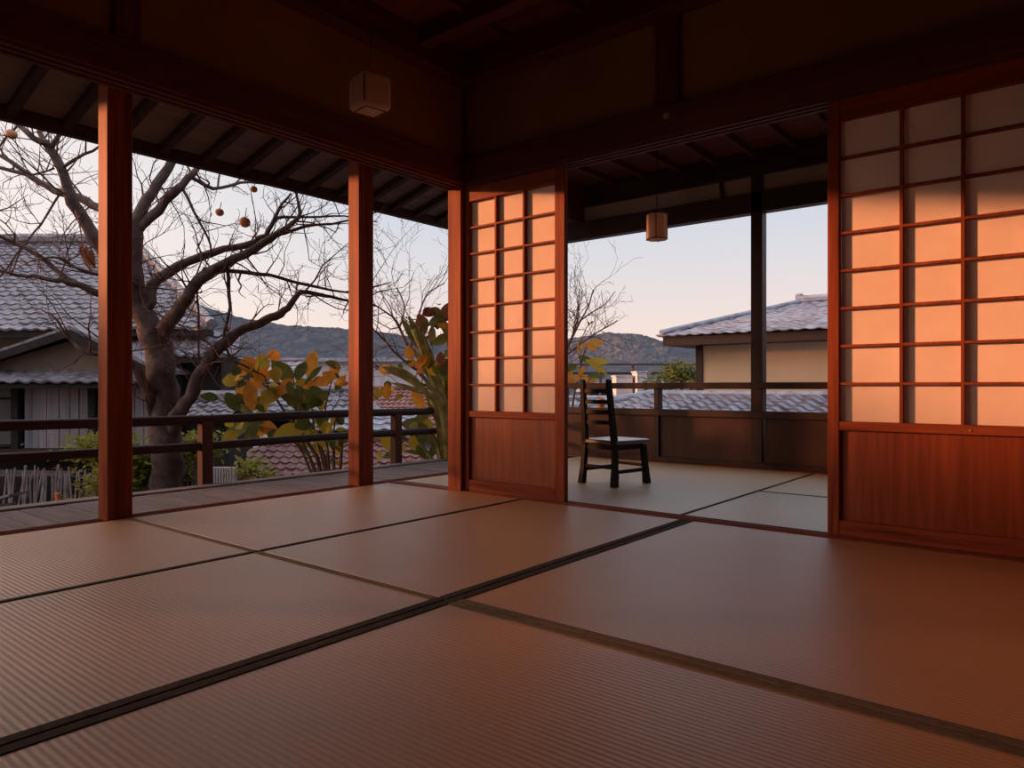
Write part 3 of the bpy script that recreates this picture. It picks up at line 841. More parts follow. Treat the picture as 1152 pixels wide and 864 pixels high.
tag(fn.build('brushwood_fence', M['stick']), 'fence of thin upright grey sticks beyond the deck at left', 'fence')
tag(MB().obox(W(-5.0, 8.6, -0.9), W(1.2, 0, 0), W(0, 0.05, 0), (0, 0, 0.68)).build('dark_screen', M['dark']), 'dark backing screen behind the stick fence', 'screen')
for i, (r, f, z, a, l) in enumerate(((-5.75, 7.5, -0.52, 0.35, 0.55), (-5.6, 7.35, -0.60, 0.32, 0.6), (-5.45, 7.2, -0.70, 0.38, 0.6), (-5.3, 7.1, -0.78, 0.30, 0.6), (-5.7, 7.7, -0.40, 0.30, 0.5))):
    d = W(math.cos(a) * l, -0.1, 0) + Vector((0, 0, math.sin(a) * l * 0.8))
    tag(MB().obox(W(r, f, z), d, W(0.02, 0.13, 0) , (0, 0, 0.012)).build('loose_board', M['grey_x']),
        'grey weathered board leaning in a heap at the left edge, below the railing', 'board', 'heap of weathered boards')
for i, (r, f, z0, z1) in enumerate(((-5.05, 8.0, -1.2, -0.34),)):
    tag(MB().tube([(*W(r, f, z0), 0.035), (*W(r - 0.02, f, z1), 0.03)], 10).build('stake', M['orange']), 'short orange stake beside the small green shrub', 'stake')
# corrugated white panel and laundry-like sheets behind the tree
cp = MB()
for i in range(9):
    cp.obox(W(-4.02 + i * 0.036, 9.6, -0.85), W(0.012, 0, 0), W(0, 0.012, 0), (0, 0, 0.62))
cp.obox(W(-3.87, 9.63, -0.85), W(0.17, 0, 0), W(0, 0.012, 0), (0, 0, 0.62))
tag(cp.build('corrugated_sheet', M['white']), 'upright white corrugated sheet just right of the rail post', 'sheet')

# ---- small houses lower down
def small_house(name, label, r0, r1, f, depth, ez, rz, wallm, roofm, nu, nv, over=0.35, hip=0.0, base=-3.2):
    root = empty(name, W((r0 + r1) / 2, f + depth / 2, base), label, 'house')
    MB().prism([W(r0 + over, f + over, base), W(r1 - over, f + over, base), W(r1 - over, f + over, ez + .05), W(r0 + over, f + over, ez + .05)], W(0, depth * 2 - 2 * over, 0)).build('wall', M[wallm], root)
    m_ = MB(); O = W(r0, f, ez)
    tiled(m_, O, W(r1, f, ez) - O, W(r0, f + depth, rz) - O, nu, nv, tl=lambda t: hip * t, tr=lambda t: 1 - hip * t, amp=0.035, thick=0.035)
    O = W(r1, f + 2 * depth, ez)
    m_.add([W(r0, f + 2 * depth, ez), W(r1, f + 2 * depth, ez), W(r1 - hip * (r1 - r0), f + depth, rz), W(r0 + hip * (r1 - r0), f + depth, rz)], [(0, 1, 2, 3)])
    if hip:
        m_.add([W(r0, f, ez), W(r0, f + 2 * depth, ez), W(r0 + hip * (r1 - r0), f + depth, rz)], [(0, 1, 2)])
        m_.add([W(r1, f, ez), W(r1, f + 2 * depth, ez), W(r1 - hip * (r1 - r0), f + depth, rz)], [(0, 1, 2)])
    m_.build('roof', M[roofm], root)
    c = MB(); ridge_cap(c, W(r0 + hip * (r1 - r0), f + depth, rz + .05), W(r1 - hip * (r1 - r0), f + depth, rz + .05), 0.09); c.build('ridge_tiles', M[roofm], root)
    MB().bar(W(r0, f + .08, ez - .05), W(r1, f + .08, ez - .05), 0.1, 0.08).build('eave_board', M['dark'], root)
    return root
small_house('low_house', 'small grey tiled house between the tree and the yellow-leaved shrub', -6.0, -3.3, 16.4, 1.2, 0.15, 0.72, 'dark', 'tile', 14, 5, hip=0.12)
small_house('low_house', 'red-brown tiled house below the deck behind the yellow-leaved shrub', -5.2, -0.9, 11.2, 1.6, -0.78, -0.14, 'white', 'tile_red', 26, 8, hip=0.2)
small_house('low_house', 'long dull red roofed house behind the second post', -6.2, 0.4, 19.4, 2.8, -0.55, 0.75, 'white', 'tile_red', 40, 12, hip=0.05)
small_house('low_house', 'white walled house with a pale roof behind the yellow-leaved shrub', -4.4, -2.0, 14.6, 0.7, -0.05, 0.25, 'white', 'tile_blue', 8, 3)
small_house('low_house', 'dark walled hut with a small grey tiled roof just right of the bare tree trunk', -4.80, -4.05, 10.4, 0.45, 0.40, 0.66, 'dark', 'tile', 5, 4, over=0.1)
# long white building far back
lb = empty('long_building', W(-7, 36, -3.2), 'long low white building with a pale flat roof edge below the hills', 'building')
MB().prism([W(-15.8, 36, -3.2), W(-2.2, 36, -3.2), W(-2.2, 36, 2.1), W(-15.8, 36, 2.1)], W(0, 6, 0)).build('wall', M['white'], lb)
MB().prism([W(-16.1, 35.6, 2.1), W(-1.9, 35.6, 2.1), W(-1.9, 35.6, 2.28), W(-16.1, 35.6, 2.28)], W(0, 7, 0)).build('roof', M['tile_blue'], lb)
ww = MB()
for i in range(7): MB().obox(W(-14.6 + i * 1.9, 35.97, 0.5), W(0.62, 0, 0), W(0, 0.03, 0), (0, 0, 0.35)).build('window', M['glass'], lb)
# mid-distance dark roofs right of the tree and wide filler roofs towards the hills
small_house('far_house', 'dark roofed distant house right of the bare tree', -14.5, -8.0, 27, 3, 1.0, 1.9, 'white', 'tile', 16, 4, hip=0.1)
small_house('far_house', 'grey roofed house low behind the chair', 0.5, 4.3, 15.5, 2.6, -0.35, 0.50, 'white', 'tile_blue', 14, 6, hip=0.2)
small_house('far_house', 'grey roofed distant house beyond the strap-leaved plant', -4.0, 1.6, 26, 3, 0.2, 1.0, 'white', 'tile', 18, 5, hip=0.1)
small_house('far_house', 'distant grey roofed house at the foot of the right hill', 4.5, 11.0, 44, 4, 0.5, 1.15, 'dark', 'tile', 14, 4, hip=0.1)

# white blocks and a railing bridge in front of the hill
for i, (r, f, w_, z0, z1, lab) in enumerate(((4.55, 29, 0.33, 0.6, 1.26, 'wide white block building under the hill, left one'), (5.18, 28.5, 0.20, 0.4, 1.42, 'tall narrow white block building under the hill'), (5.45, 28.5, 0.22, 0.4, 1.08, 'low white block building touching the tall narrow one'), (6.9, 28.5, 0.25, 0.4, 1.3, 'white block building near the corner of the beige house'))):
    rt = empty('block_building', W(r, f, -3.2), lab, 'building', 'white blocks under the hill')
    MB().prism([W(r - w_, f, -3.2), W(r + w_, f, -3.2), W(r + w_, f, z1), W(r - w_, f, z1)], W(0, 1.2, 0)).build('wall', M['white'], rt)
    MB().prism([W(r - w_ - .04, f - .04, z1), W(r + w_ + .04, f - .04, z1), W(r + w_ + .04, f - .04, z1 + .05), W(r - w_ - .04, f - .04, z1 + .05)], W(0, 1.3, 0)).build('roof_slab', M['white'], rt)
fb = empty('footbridge', W(5.6, 32, -3.2), 'thin dark railed walkway crossing under the hill', 'walkway')
MB().bar(W(2.4, 32, 1.84), W(8.5, 32, 1.84), 0.06, 0.07).build('top_rail', M['brown_x'], fb)
MB().bar(W(2.4, 32, 1.45), W(8.5, 32, 1.45), 0.3, 0.10).build('deck', M['brown_x'], fb)
for i in range(5):
    MB().bar(W(2.5 + i * 1.45, 32, -3.2), W(2.5 + i * 1.45, 32, 1.86), 0.09, 0.09, (1, 0, 0)).build('post', M['brown_z'], fb)

# ---- beige house at the right, square to the room
bh = empty('beige_house', (16.5, 1.0, -3.2), 'beige walled house with a grey hipped tile roof outside the far opening', 'house')
MB().box(13.5, 20.5, -6.0, 6.12, -3.2, 1.72).build('wall', M['beige'], bh)
MB().box(13.46, 13.6, 6.02, 6.16, -3.2, 1.72).build('corner_board', M['brown_z'], bh)
e = MB(); e.box(12.95, 21.0, -6.5, 6.62, 1.66, 1.83); e.build('eave_board', M['brown_y'], bh)
br = MB()
O = Vector((12.85, 6.72, 1.84)); U = Vector((0, -13.3, 0)); V = Vector((4.1, 0, 0.92))
tiled(br, O, U, V, 56, 20, tl=lambda t: 0.09 * t if False else 0.115 * t, tr=lambda t: 1 - 0.115 * t, amp=0.022, thick=0.022)
br.add([(12.85, 6.72, 1.84), (21.05, 6.72, 1.84), (16.95, 5.19, 2.76)], [(0, 1, 2)])
br.add([(12.85, -6.58, 1.84), (21.05, -6.58, 1.84), (16.95, -5.05, 2.76)], [(0, 1, 2)])
br.add([(21.05, 6.72, 1.84), (21.05, -6.58, 1.84), (16.95, -5.05, 2.76), (16.95, 5.19, 2.76)], [(0, 1, 2, 3)])
br.build('roof', M['tile_blue'], bh)
rc = MB(); ridge_cap(rc, (12.95, 6.66, 1.93), (16.95, 5.19, 2.81), 0.055); ridge_cap(rc, (16.95, 5.25, 2.84), (16.95, -5.05, 2.84), 0.11)
rc.box(16.88, 17.02, 5.14, 5.30, 2.84, 2.99, 0.03)
rc.build('ridge_tiles', M['tile_blue'], bh)

# ---- low roof right under the parapet, square to the room
lr = empty('low_tiled_roof', (10.5, 2.0, -3.2), 'low grey pantile roof seen through the slot of the parapet', 'roof')
r_ = MB()
O = Vector((8.15, 7.1, 0.18)); U = Vector((0, -11.1, 0)); V = Vector((2.9, 0, 0.48))
tiled(r_, O, U, V, 36, 12, tl=lambda t: 0.115 * t, tr=lambda t: 1.0, amp=0.07, thick=0.05, sub=8)
r_.build('tile_field', M['tile_blue'], lr)
rc = MB(); ridge_cap(rc, (8.15, 7.1, 0.27), (11.05, 5.85, 0.72), 0.085); ridge_cap(rc, (11.05, 5.85, 0.71), (11.05, -4.0, 0.71), 0.085); rc.build('ridge_tiles', M['tile_blue'], lr)
MB().prism([(8.5, 6.7, -3.2), (13.4, 6.7, -3.2), (13.4, 6.7, 0.16), (8.5, 6.7, 0.16)], (0, -10.7, 0)).build('wall', M['ochre'], lr)
MB().prism([(11.05, 5.8, 0.64), (13.4, 5.8, 0.4), (13.4, 5.8, 0.1), (11.05, 5.8, 0.1)], (0, -9.8, 0)).build('rear_slope', M['tile'], lr)
tag(MB().tube([(8.05, 5.0, -0.5, 0.05), (8.05, 5.0, 0.68, 0.045), (8.05, 5.0, 0.70, 0.03)], 10).build('stake', M['orange']), 'short pale orange stake seen through the chair back beside the hip tiles', 'stake')

# ---- trees
MAIN = [
    [(3.73,7.79,-0.75,0.194), (3.71,7.81,-0.21,0.184), (3.70,7.82,0.22,0.174), (3.67,7.86,0.80,0.169), (3.64,7.90,1.19,0.165), (3.61,7.95,1.46,0.155)],
    [(3.61,7.95,1.40,0.126), (3.53,8.04,1.72,0.121), (3.46,8.04,2.05,0.111), (3.43,8.00,2.38,0.100), (3.47,7.95,2.67,0.086), (3.55,7.86,2.95,0.067), (3.68,7.77,3.21,0.058), (3.78,7.73,3.46,0.048), (3.80,7.70,3.70,0.039), (3.89,7.76,4.08,0.025)],
    [(3.46,7.97,2.54,0.072), (3.60,7.80,2.76,0.062), (3.73,7.55,2.99,0.052), (3.86,7.48,3.19,0.038), (3.99,7.44,3.39,0.024), (4.15,7.39,3.63,0.015)],
    [(3.81,7.50,3.09,0.029), (4.02,7.43,3.01,0.024), (4.28,7.35,3.11,0.020), (4.57,7.24,3.15,0.010)],
    [(3.62,7.92,1.33,0.116), (3.73,7.64,1.66,0.096), (3.77,7.51,1.82,0.085), (3.88,7.48,2.00,0.077), (4.12,7.40,2.20,0.063), (4.42,7.30,2.39,0.055), (4.67,7.21,2.60,0.046), (4.81,7.15,2.72,0.036), (4.90,7.12,2.85,0.026), (4.86,7.14,3.13,0.015)],
    [(3.58,7.98,1.72,0.087), (3.65,8.05,1.96,0.078), (3.83,7.99,2.14,0.069), (4.07,7.84,2.30,0.060), (4.25,7.63,2.40,0.050), (4.53,7.44,2.51,0.046), (4.63,7.32,2.64,0.036), (4.69,7.24,2.87,0.025), (4.81,7.15,3.07,0.015)],
    [(4.67,7.21,2.58,0.030), (4.97,7.09,2.71,0.021), (5.39,6.92,2.82,0.016), (5.81,6.74,3.01,0.011)],
    [(4.67,7.26,2.78,0.025), (4.97,7.09,2.82,0.018), (5.39,6.92,2.88,0.013), (5.76,6.76,2.85,0.008)],
    [(3.93,7.46,2.12,0.038), (4.23,7.36,2.12,0.029), (4.58,7.24,2.11,0.025), (4.95,7.10,2.04,0.023), (5.39,6.92,1.98,0.016), (5.91,6.69,2.13,0.008)],
    [(3.69,7.84,0.03,0.087), (3.72,7.64,0.53,0.096), (3.80,7.50,0.75,0.090), (3.92,7.46,1.05,0.086), (4.08,7.41,1.29,0.083), (4.33,7.33,1.49,0.069), (4.55,7.25,1.60,0.060), (4.69,7.20,1.67,0.056), (4.81,7.15,1.81,0.046), (4.91,7.12,1.95,0.036), (5.17,7.01,1.92,0.026), (5.39,6.92,1.88,0.021), (5.76,6.76,1.82,0.011)],
    [(3.65,7.89,0.08,0.068), (3.55,7.86,0.56,0.067), (3.46,7.81,0.88,0.061), (3.34,7.80,1.07,0.051), (3.18,7.84,1.19,0.037), (2.96,7.94,1.18,0.023), (2.85,8.08,1.32,0.018), (2.72,8.09,1.52,0.013), (2.63,8.20,1.62,0.009)],
    [(3.51,8.07,1.82,0.106), (3.34,8.12,2.09,0.100), (3.16,8.17,2.36,0.090), (3.00,8.21,2.62,0.079), (2.88,8.20,2.82,0.069), (2.79,8.16,3.08,0.059), (2.71,8.25,3.29,0.050), (2.58,8.26,3.35,0.036), (2.43,8.45,3.54,0.027), (2.19,8.58,3.76,0.018)],
    [(2.71,8.25,3.27,0.036), (2.69,8.44,3.47,0.032), (2.68,8.46,3.70,0.023)],
    [(2.72,8.24,3.27,0.032), (2.75,8.04,3.41,0.027), (2.86,7.92,3.62,0.018)],
    [(3.43,8.01,2.50,0.062), (3.30,8.48,2.80,0.059), (3.19,8.78,2.95,0.060), (3.05,8.94,3.01,0.055), (2.95,9.24,3.15,0.045), (2.86,9.34,3.25,0.040), (2.69,9.71,3.50,0.025), (2.43,10.03,3.75,0.015)],
    [(2.87,9.33,3.23,0.030), (2.66,9.59,3.32,0.025), (2.37,9.78,3.38,0.020)],
    [(3.53,8.04,1.67,0.063), (3.34,8.12,1.80,0.057), (3.15,8.19,1.85,0.052), (2.98,8.24,1.91,0.042), (2.83,8.27,1.94,0.032), (2.61,8.39,1.97,0.025), (2.50,8.52,1.99,0.023), (2.36,8.53,2.02,0.018), (2.14,8.81,2.06,0.013)],
    [(2.94,8.29,1.94,0.037), (2.83,8.43,2.08,0.033), (2.64,8.50,2.24,0.028), (2.54,8.62,2.33,0.023), (2.39,8.65,2.38,0.023), (2.14,8.81,2.50,0.013)],
    [(3.38,7.90,1.95,0.028), (3.08,7.96,2.00,0.023), (2.92,7.99,2.03,0.020), (2.82,8.13,2.12,0.018), (2.69,8.12,2.15,0.013), (2.53,8.32,2.10,0.009)],
    [(2.79,8.16,3.08,0.023), (2.90,7.87,3.19,0.018), (3.04,7.70,3.28,0.013), (3.16,7.38,3.27,0.009)],
    [(3.86,7.48,2.05,0.017), (3.87,7.48,1.66,0.014), (3.88,7.48,1.23,0.014), (3.86,7.48,0.80,0.010)],
    [(4.15,7.39,2.17,0.024), (4.18,7.38,1.73,0.024), (4.13,7.40,1.44,0.020), (4.18,7.38,1.17,0.017), (4.33,7.33,1.08,0.012), (4.55,7.25,0.95,0.010)],
    [(3.05,8.94,3.01,0.015), (2.87,9.01,2.64,0.015), (2.71,9.05,2.35,0.012), (2.60,9.03,2.04,0.010)],
    [(3.78,7.51,2.85,0.019), (3.86,7.48,2.67,0.017), (3.97,7.45,2.46,0.014), (4.00,7.44,2.30,0.012)],
    [(2.36,8.53,3.26,0.013), (2.49,8.38,3.04,0.013), (2.61,8.38,3.01,0.014), (2.74,8.22,3.07,0.014)],]
SECOND = [
    [(7.94,7.67,0.37,0.048), (7.90,7.72,0.60,0.048), (7.65,8.03,1.08,0.041), (7.57,8.14,1.37,0.034), (7.47,8.26,1.76,0.024), (7.22,8.25,1.96,0.017), (6.93,8.28,2.09,0.013)],
    [(7.65,8.03,1.08,0.027), (7.33,8.10,1.29,0.023), (7.10,8.24,1.58,0.020), (6.84,8.23,1.75,0.013)],
    [(7.57,8.14,1.37,0.024), (7.78,8.19,1.82,0.021), (7.92,8.18,2.25,0.014), (8.19,8.01,2.50,0.011)],
    [(7.47,8.26,1.76,0.020), (7.65,8.35,2.10,0.015), (7.65,8.51,2.39,0.011)],
    [(7.77,7.88,0.85,0.024), (7.38,8.05,0.98,0.020), (6.99,8.21,1.15,0.013), (6.87,8.36,1.31,0.010)],]
THIRD = [
    [(8.76,6.66,-0.31,0.082), (8.80,6.61,0.51,0.075), (8.91,6.47,0.92,0.061), (9.03,6.32,1.26,0.041), (9.17,6.15,1.74,0.027), (9.37,6.06,2.09,0.021), (9.43,6.00,2.36,0.014)],
    [(9.03,6.32,1.26,0.034), (9.15,6.02,1.53,0.027), (9.23,5.76,1.69,0.020), (9.40,5.55,1.85,0.013)],
    [(9.10,6.24,1.49,0.027), (9.31,6.14,1.88,0.021), (9.53,5.87,2.12,0.014), (9.55,5.69,2.31,0.010)],
    [(8.97,6.40,1.08,0.034), (8.89,6.50,1.60,0.027), (8.92,6.78,2.03,0.021), (8.96,6.73,2.38,0.014)],
    [(9.14,6.19,1.67,0.020), (9.10,6.08,2.00,0.015), (9.04,6.00,2.32,0.010)],]
LEAVES_croton = [
  (4.37,7.30,1.01,4.37,7.38,1.19,0.153,'O'), (4.66,7.52,1.00,4.64,7.48,1.22,0.148,'Y'), (4.42,7.57,0.91,4.30,7.71,0.95,0.134,'Y'),
  (4.49,7.55,0.92,4.49,7.67,0.66,0.165,'O'), (4.40,7.36,0.90,4.36,7.24,0.66,0.127,'O'), (4.59,7.64,0.91,4.65,7.54,1.03,0.102,'O'),
  (4.91,7.27,0.90,4.71,7.33,1.14,0.148,'G'), (4.66,7.21,0.90,4.66,7.25,1.08,0.114,'Y'), (4.72,6.91,0.92,4.82,6.93,1.14,0.105,'G'),
  (5.07,7.19,0.95,5.03,7.05,1.25,0.127,'O'), (4.77,6.76,0.92,4.85,6.68,1.08,0.057,'G'), (5.26,6.91,0.97,5.22,6.93,1.13,0.085,'O'),
  (5.03,6.61,0.94,4.93,6.71,1.02,0.068,'O'), (4.83,6.73,0.88,4.91,6.57,0.94,0.095,'O'), (4.96,6.86,0.89,4.86,6.98,0.87,0.085,'O'),
  (4.68,7.09,0.82,4.48,7.25,0.72,0.138,'Y'), (4.59,7.15,0.77,4.69,7.01,0.87,0.095,'O'), (4.84,6.97,0.69,4.64,7.07,0.81,0.140,'G'),
  (5.01,7.10,0.57,4.89,7.28,0.75,0.138,'G'), (5.00,7.02,0.60,4.92,7.02,0.82,0.140,'G'), (5.14,7.06,0.57,5.18,7.06,0.69,0.089,'Y'),
  (4.32,7.42,0.58,4.22,7.50,0.78,0.117,'G'), (4.59,7.51,0.60,4.49,7.69,0.64,0.127,'G'), (4.74,7.55,0.74,4.68,7.59,0.54,0.106,'Y'),
  (4.58,7.59,0.43,4.40,7.91,0.29,0.134,'G'), (4.34,7.49,0.32,4.24,7.65,0.22,0.148,'Y'), (4.65,7.56,0.36,4.79,7.46,0.38,0.136,'O'),
  (4.56,7.40,0.43,4.46,7.54,0.27,0.117,'G'), (4.76,6.85,0.37,4.52,7.03,0.31,0.178,'Y'), (5.00,7.11,0.32,4.94,7.15,0.50,0.095,'Y'),
  (4.95,6.66,0.30,4.93,6.68,0.46,0.102,'Y'), (5.13,6.84,0.40,5.21,6.78,0.54,0.085,'Y'), (4.96,6.81,0.39,4.98,6.77,0.57,0.114,'G'),
  (5.06,6.77,0.78,5.00,6.89,0.72,0.089,'G'), (4.93,6.97,0.23,4.83,7.07,0.47,0.096,'Y'), (5.14,6.74,0.06,5.10,6.68,0.22,0.068,'O'),
  (4.97,6.51,0.86,5.03,6.47,0.98,0.064,'O'), (5.12,7.08,0.03,5.12,7.12,0.21,0.057,'Y'), (5.08,6.73,0.12,5.02,6.71,0.34,0.064,'G'),
  (5.11,6.66,0.17,5.21,6.66,0.35,0.076,'G'), (5.08,6.97,0.43,5.02,7.05,0.59,0.095,'Y'), (4.71,7.54,0.91,4.59,7.62,0.85,0.089,'O'),
  (4.45,7.50,0.99,4.41,7.64,1.07,0.104,'O')]
STEMS_croton = [
  [(5.04,6.81,-0.50,0.028), (4.97,6.89,0.05,0.023), (4.76,7.16,0.52,0.015), (4.63,7.32,0.82,0.010), (4.53,7.44,0.95,0.006)],
  [(5.04,6.81,-0.50,0.025), (5.03,6.83,0.05,0.021), (4.89,6.99,0.52,0.015), (4.85,7.04,0.77,0.010), (4.92,6.96,0.96,0.006)],
  [(5.07,6.78,-0.50,0.025), (5.05,6.79,0.05,0.019), (5.03,6.83,0.46,0.013), (5.05,6.79,0.77,0.008), (5.10,6.74,0.99,0.005)],
  [(5.03,6.83,-0.50,0.025), (4.92,6.96,0.05,0.019), (4.81,7.09,0.22,0.013), (4.76,7.16,0.33,0.007)],
  [(5.09,6.74,-0.50,0.023), (5.09,6.74,0.05,0.019), (5.09,6.74,0.35,0.011), (5.11,6.72,0.50,0.006)],
  [(5.01,6.84,-0.50,0.019), (4.87,7.02,0.10,0.015), (4.73,7.19,0.31,0.011), (4.61,7.34,0.38,0.006), (4.43,7.57,0.39,0.004)],
  [(5.08,6.76,-0.50,0.023), (5.01,6.85,0.05,0.019), (4.95,6.92,0.39,0.013), (4.93,6.94,0.67,0.007)],
  [(5.12,6.71,-0.50,0.023), (5.15,6.68,0.05,0.017), (5.16,6.66,0.35,0.008)],
  [(4.99,6.88,-0.50,0.023), (4.95,6.92,-0.07,0.019), (4.87,7.02,0.22,0.013), (4.80,7.11,0.71,0.006)],
  [(4.76,7.16,0.52,0.008), (4.67,7.27,0.56,0.006), (4.49,7.49,0.60,0.004)],
  [(4.63,7.32,0.82,0.006), (4.59,7.37,0.99,0.004), (4.58,7.38,1.05,0.003)],
  [(5.03,6.83,0.46,0.008), (5.13,6.69,0.71,0.005), (5.15,6.68,0.90,0.003)]]
LEAVES_strap = [
  (5.87,6.10,1.69,5.99,6.02,1.75,0.094,'B'), (6.12,6.34,1.55,6.08,6.34,1.71,0.119,'B'), (6.16,6.07,1.71,6.06,6.17,1.79,0.094,'B'),
  (6.16,6.16,1.65,6.28,6.06,1.73,0.102,'B'), (6.05,5.92,1.66,6.03,5.84,1.82,0.085,'B'), (6.28,6.18,1.65,6.32,6.12,1.53,0.085,'B'),
  (6.15,6.32,1.61,6.07,6.34,1.49,0.085,'B'), (6.13,6.03,1.68,6.05,6.17,1.62,0.085,'G'), (6.04,5.93,0.97,6.12,5.95,1.19,0.114,'G'),
  (6.35,6.22,0.88,6.23,6.22,1.12,0.128,'G'), (6.05,5.82,1.44,5.93,5.96,1.38,0.099,'G'), (6.19,6.40,0.57,6.09,6.48,0.79,0.102,'O'),
  (5.88,6.19,1.09,5.92,6.11,1.23,0.085,'O'), (5.77,6.19,1.16,5.73,6.19,1.32,0.085,'O'), (5.70,6.58,0.76,5.62,6.68,0.78,0.085,'Y'),
  (5.66,6.48,0.70,5.64,6.46,0.88,0.085,'O'), (5.68,6.45,0.10,5.64,6.47,0.32,0.136,'Y'), (5.89,6.29,0.10,5.85,6.23,0.26,0.085,'Y'),
  (6.13,6.35,0.35,5.99,6.55,0.43,0.128,'G'), (6.02,6.40,0.41,6.08,6.22,0.55,0.091,'G'), (5.92,6.71,1.01,5.88,6.85,1.11,0.102,'O'),
  (6.02,5.95,1.07,6.00,5.93,1.25,0.085,'B'), (6.25,6.09,0.72,6.23,6.17,0.94,0.091,'Y'), (6.24,6.32,0.24,6.18,6.38,0.48,0.102,'Y'),
  (6.13,6.33,0.16,6.07,6.47,0.34,0.114,'G'), (5.94,6.17,1.06,5.98,6.13,1.22,0.085,'Y'), (6.16,6.31,-0.04,6.30,6.25,0.18,0.077,'G'),
  (6.03,6.20,-0.02,5.97,6.32,0.20,0.077,'G')]
STEMS_strap = [
  [(6.23,5.97,-0.37,0.071), (6.19,6.02,0.37,0.063), (6.11,6.12,0.88,0.051), (6.03,6.22,1.22,0.040), (5.94,6.33,1.54,0.037)],
  [(6.25,5.95,-0.37,0.057), (6.22,5.99,0.37,0.051), (6.14,6.08,0.86,0.043), (6.05,6.19,1.31,0.026), (6.01,6.24,1.51,0.011)],
  [(6.22,5.99,-0.37,0.043), (6.18,6.03,0.54,0.034), (6.02,6.23,0.80,0.026), (5.84,6.45,0.98,0.023), (5.72,6.61,1.05,0.023)],
  [(6.27,5.92,-0.37,0.057), (6.20,6.01,0.32,0.043), (6.13,6.10,0.54,0.031), (6.07,6.17,0.71,0.020)],
  [(6.20,6.01,-0.37,0.034), (6.13,6.10,0.14,0.026), (6.05,6.19,0.37,0.017)],
  [(6.29,5.90,-0.37,0.043), (6.26,5.94,0.66,0.028), (6.20,6.01,1.37,0.014), (6.16,6.06,1.65,0.009), (6.05,6.19,1.74,0.006)],
  [(6.16,6.06,-0.37,0.028), (6.07,6.17,0.03,0.020), (5.95,6.32,0.20,0.011)],
  [(6.11,6.12,-0.37,0.020), (5.82,6.48,-0.08,0.014), (5.75,6.56,0.14,0.009)],
  [(6.32,5.86,-0.37,0.028), (6.27,5.92,0.66,0.020), (6.19,6.02,1.42,0.011), (6.11,6.12,1.71,0.007)]]
LEAVES_orange = [
  (8.66,5.65,1.44,8.86,5.51,1.50,0.104,'O'), (8.94,5.90,1.49,9.02,5.72,1.41,0.082,'O'), (8.89,5.71,1.51,8.99,5.57,1.53,0.072,'O'),
  (8.88,5.78,1.20,9.14,5.58,1.26,0.127,'Y'), (8.72,5.68,1.24,8.80,5.42,1.10,0.099,'Y'), (9.05,5.78,1.21,8.93,5.92,1.31,0.103,'G'),
  (8.90,5.96,1.16,8.72,6.06,1.08,0.103,'G'), (8.82,5.72,1.00,9.00,5.56,1.04,0.092,'G'), (8.59,5.81,0.90,8.69,5.79,1.04,0.092,'O'),
  (9.08,5.84,0.92,8.96,5.90,1.02,0.092,'O'), (8.53,5.77,0.87,8.49,5.83,1.01,0.077,'O'), (9.15,5.75,1.01,9.15,5.73,1.13,0.051,'O'),
  (8.77,5.63,1.76,8.79,5.61,1.80,0.031,'B'), (8.68,5.60,1.72,8.66,5.60,1.78,0.031,'B'), (8.77,5.81,1.32,8.75,5.83,1.48,0.062,'O'),
  (8.68,5.78,1.00,8.70,5.70,1.14,0.077,'O'), (8.56,5.91,1.06,8.52,5.93,1.28,0.115,'G'), (8.58,5.99,0.87,8.58,5.85,1.07,0.115,'O'),
  (9.00,5.84,0.89,9.08,5.74,0.97,0.077,'O')]
STEMS_orange = [
  [(8.70,5.94,0.30,0.021), (8.75,5.88,0.86,0.015), (8.80,5.82,1.17,0.012), (8.78,5.84,1.40,0.009), (8.85,5.76,1.71,0.006), (8.90,5.70,1.79,0.004)],
  [(8.80,5.82,1.17,0.010), (8.85,5.76,1.43,0.008), (8.90,5.70,1.48,0.005)],
  [(8.75,5.88,0.86,0.010), (8.83,5.78,1.10,0.008), (8.88,5.72,1.21,0.005)],
  [(8.70,5.94,0.30,0.015), (8.67,5.98,1.02,0.010), (8.70,5.94,1.12,0.006)],
  [(8.73,5.90,0.30,0.015), (8.88,5.72,0.97,0.009), (8.95,5.63,1.07,0.005)]]

def grow(mb, p, d, L, r, depth, rnd, up=0.25, kinks=5, fork=2.2):
    """a wandering twig with side twigs"""
    pts = []; pos = Vector(p); dd = Vector(d).normalized()
    for i in range(kinks + 1):
        t = i / kinks
        pts.append((*pos, max(0.0022, r * (1 - 0.8 * t))))
        dd = (dd + Vector((rnd.gauss(0, .22), rnd.gauss(0, .22), rnd.gauss(up * 0.25, .22)))).normalized()
        if depth > 0 and i > 0 and rnd.random() < fork / kinks * 1.3:
            s = Vector((rnd.gauss(0, 1), rnd.gauss(0, 1), rnd.gauss(0.2, 1))).normalized()
            grow(mb, pos, (dd + s * 0.9), L * rnd.uniform(0.4, 0.7) * (1 - t * 0.4), r * (1 - 0.8 * t) * 0.7, depth - 1, rnd, up, max(3, kinks - 1), fork)
        pos = pos + dd * (L / kinks)
    mb.tube(pts, 5 if r > 0.012 else 4, cap=False)
def smooth_path(pts, k=3):
    P = [Vector(p) for p in pts]; out = []
    for i in range(len(P) - 1):
        a, b, c, d = P[max(i - 1, 0)], P[i], P[i + 1], P[min(i + 2, len(P) - 1)]
        for j in range(k):
            t = j / k
            q_ = 0.5 * ((2 * b) + (c - a) * t + (2 * a - 5 * b + 4 * c - d) * t * t + (3 * b - a - 3 * c + d) * t ** 3)
            out.append(tuple(q_))
    out.append(tuple(P[-1]))
    return out
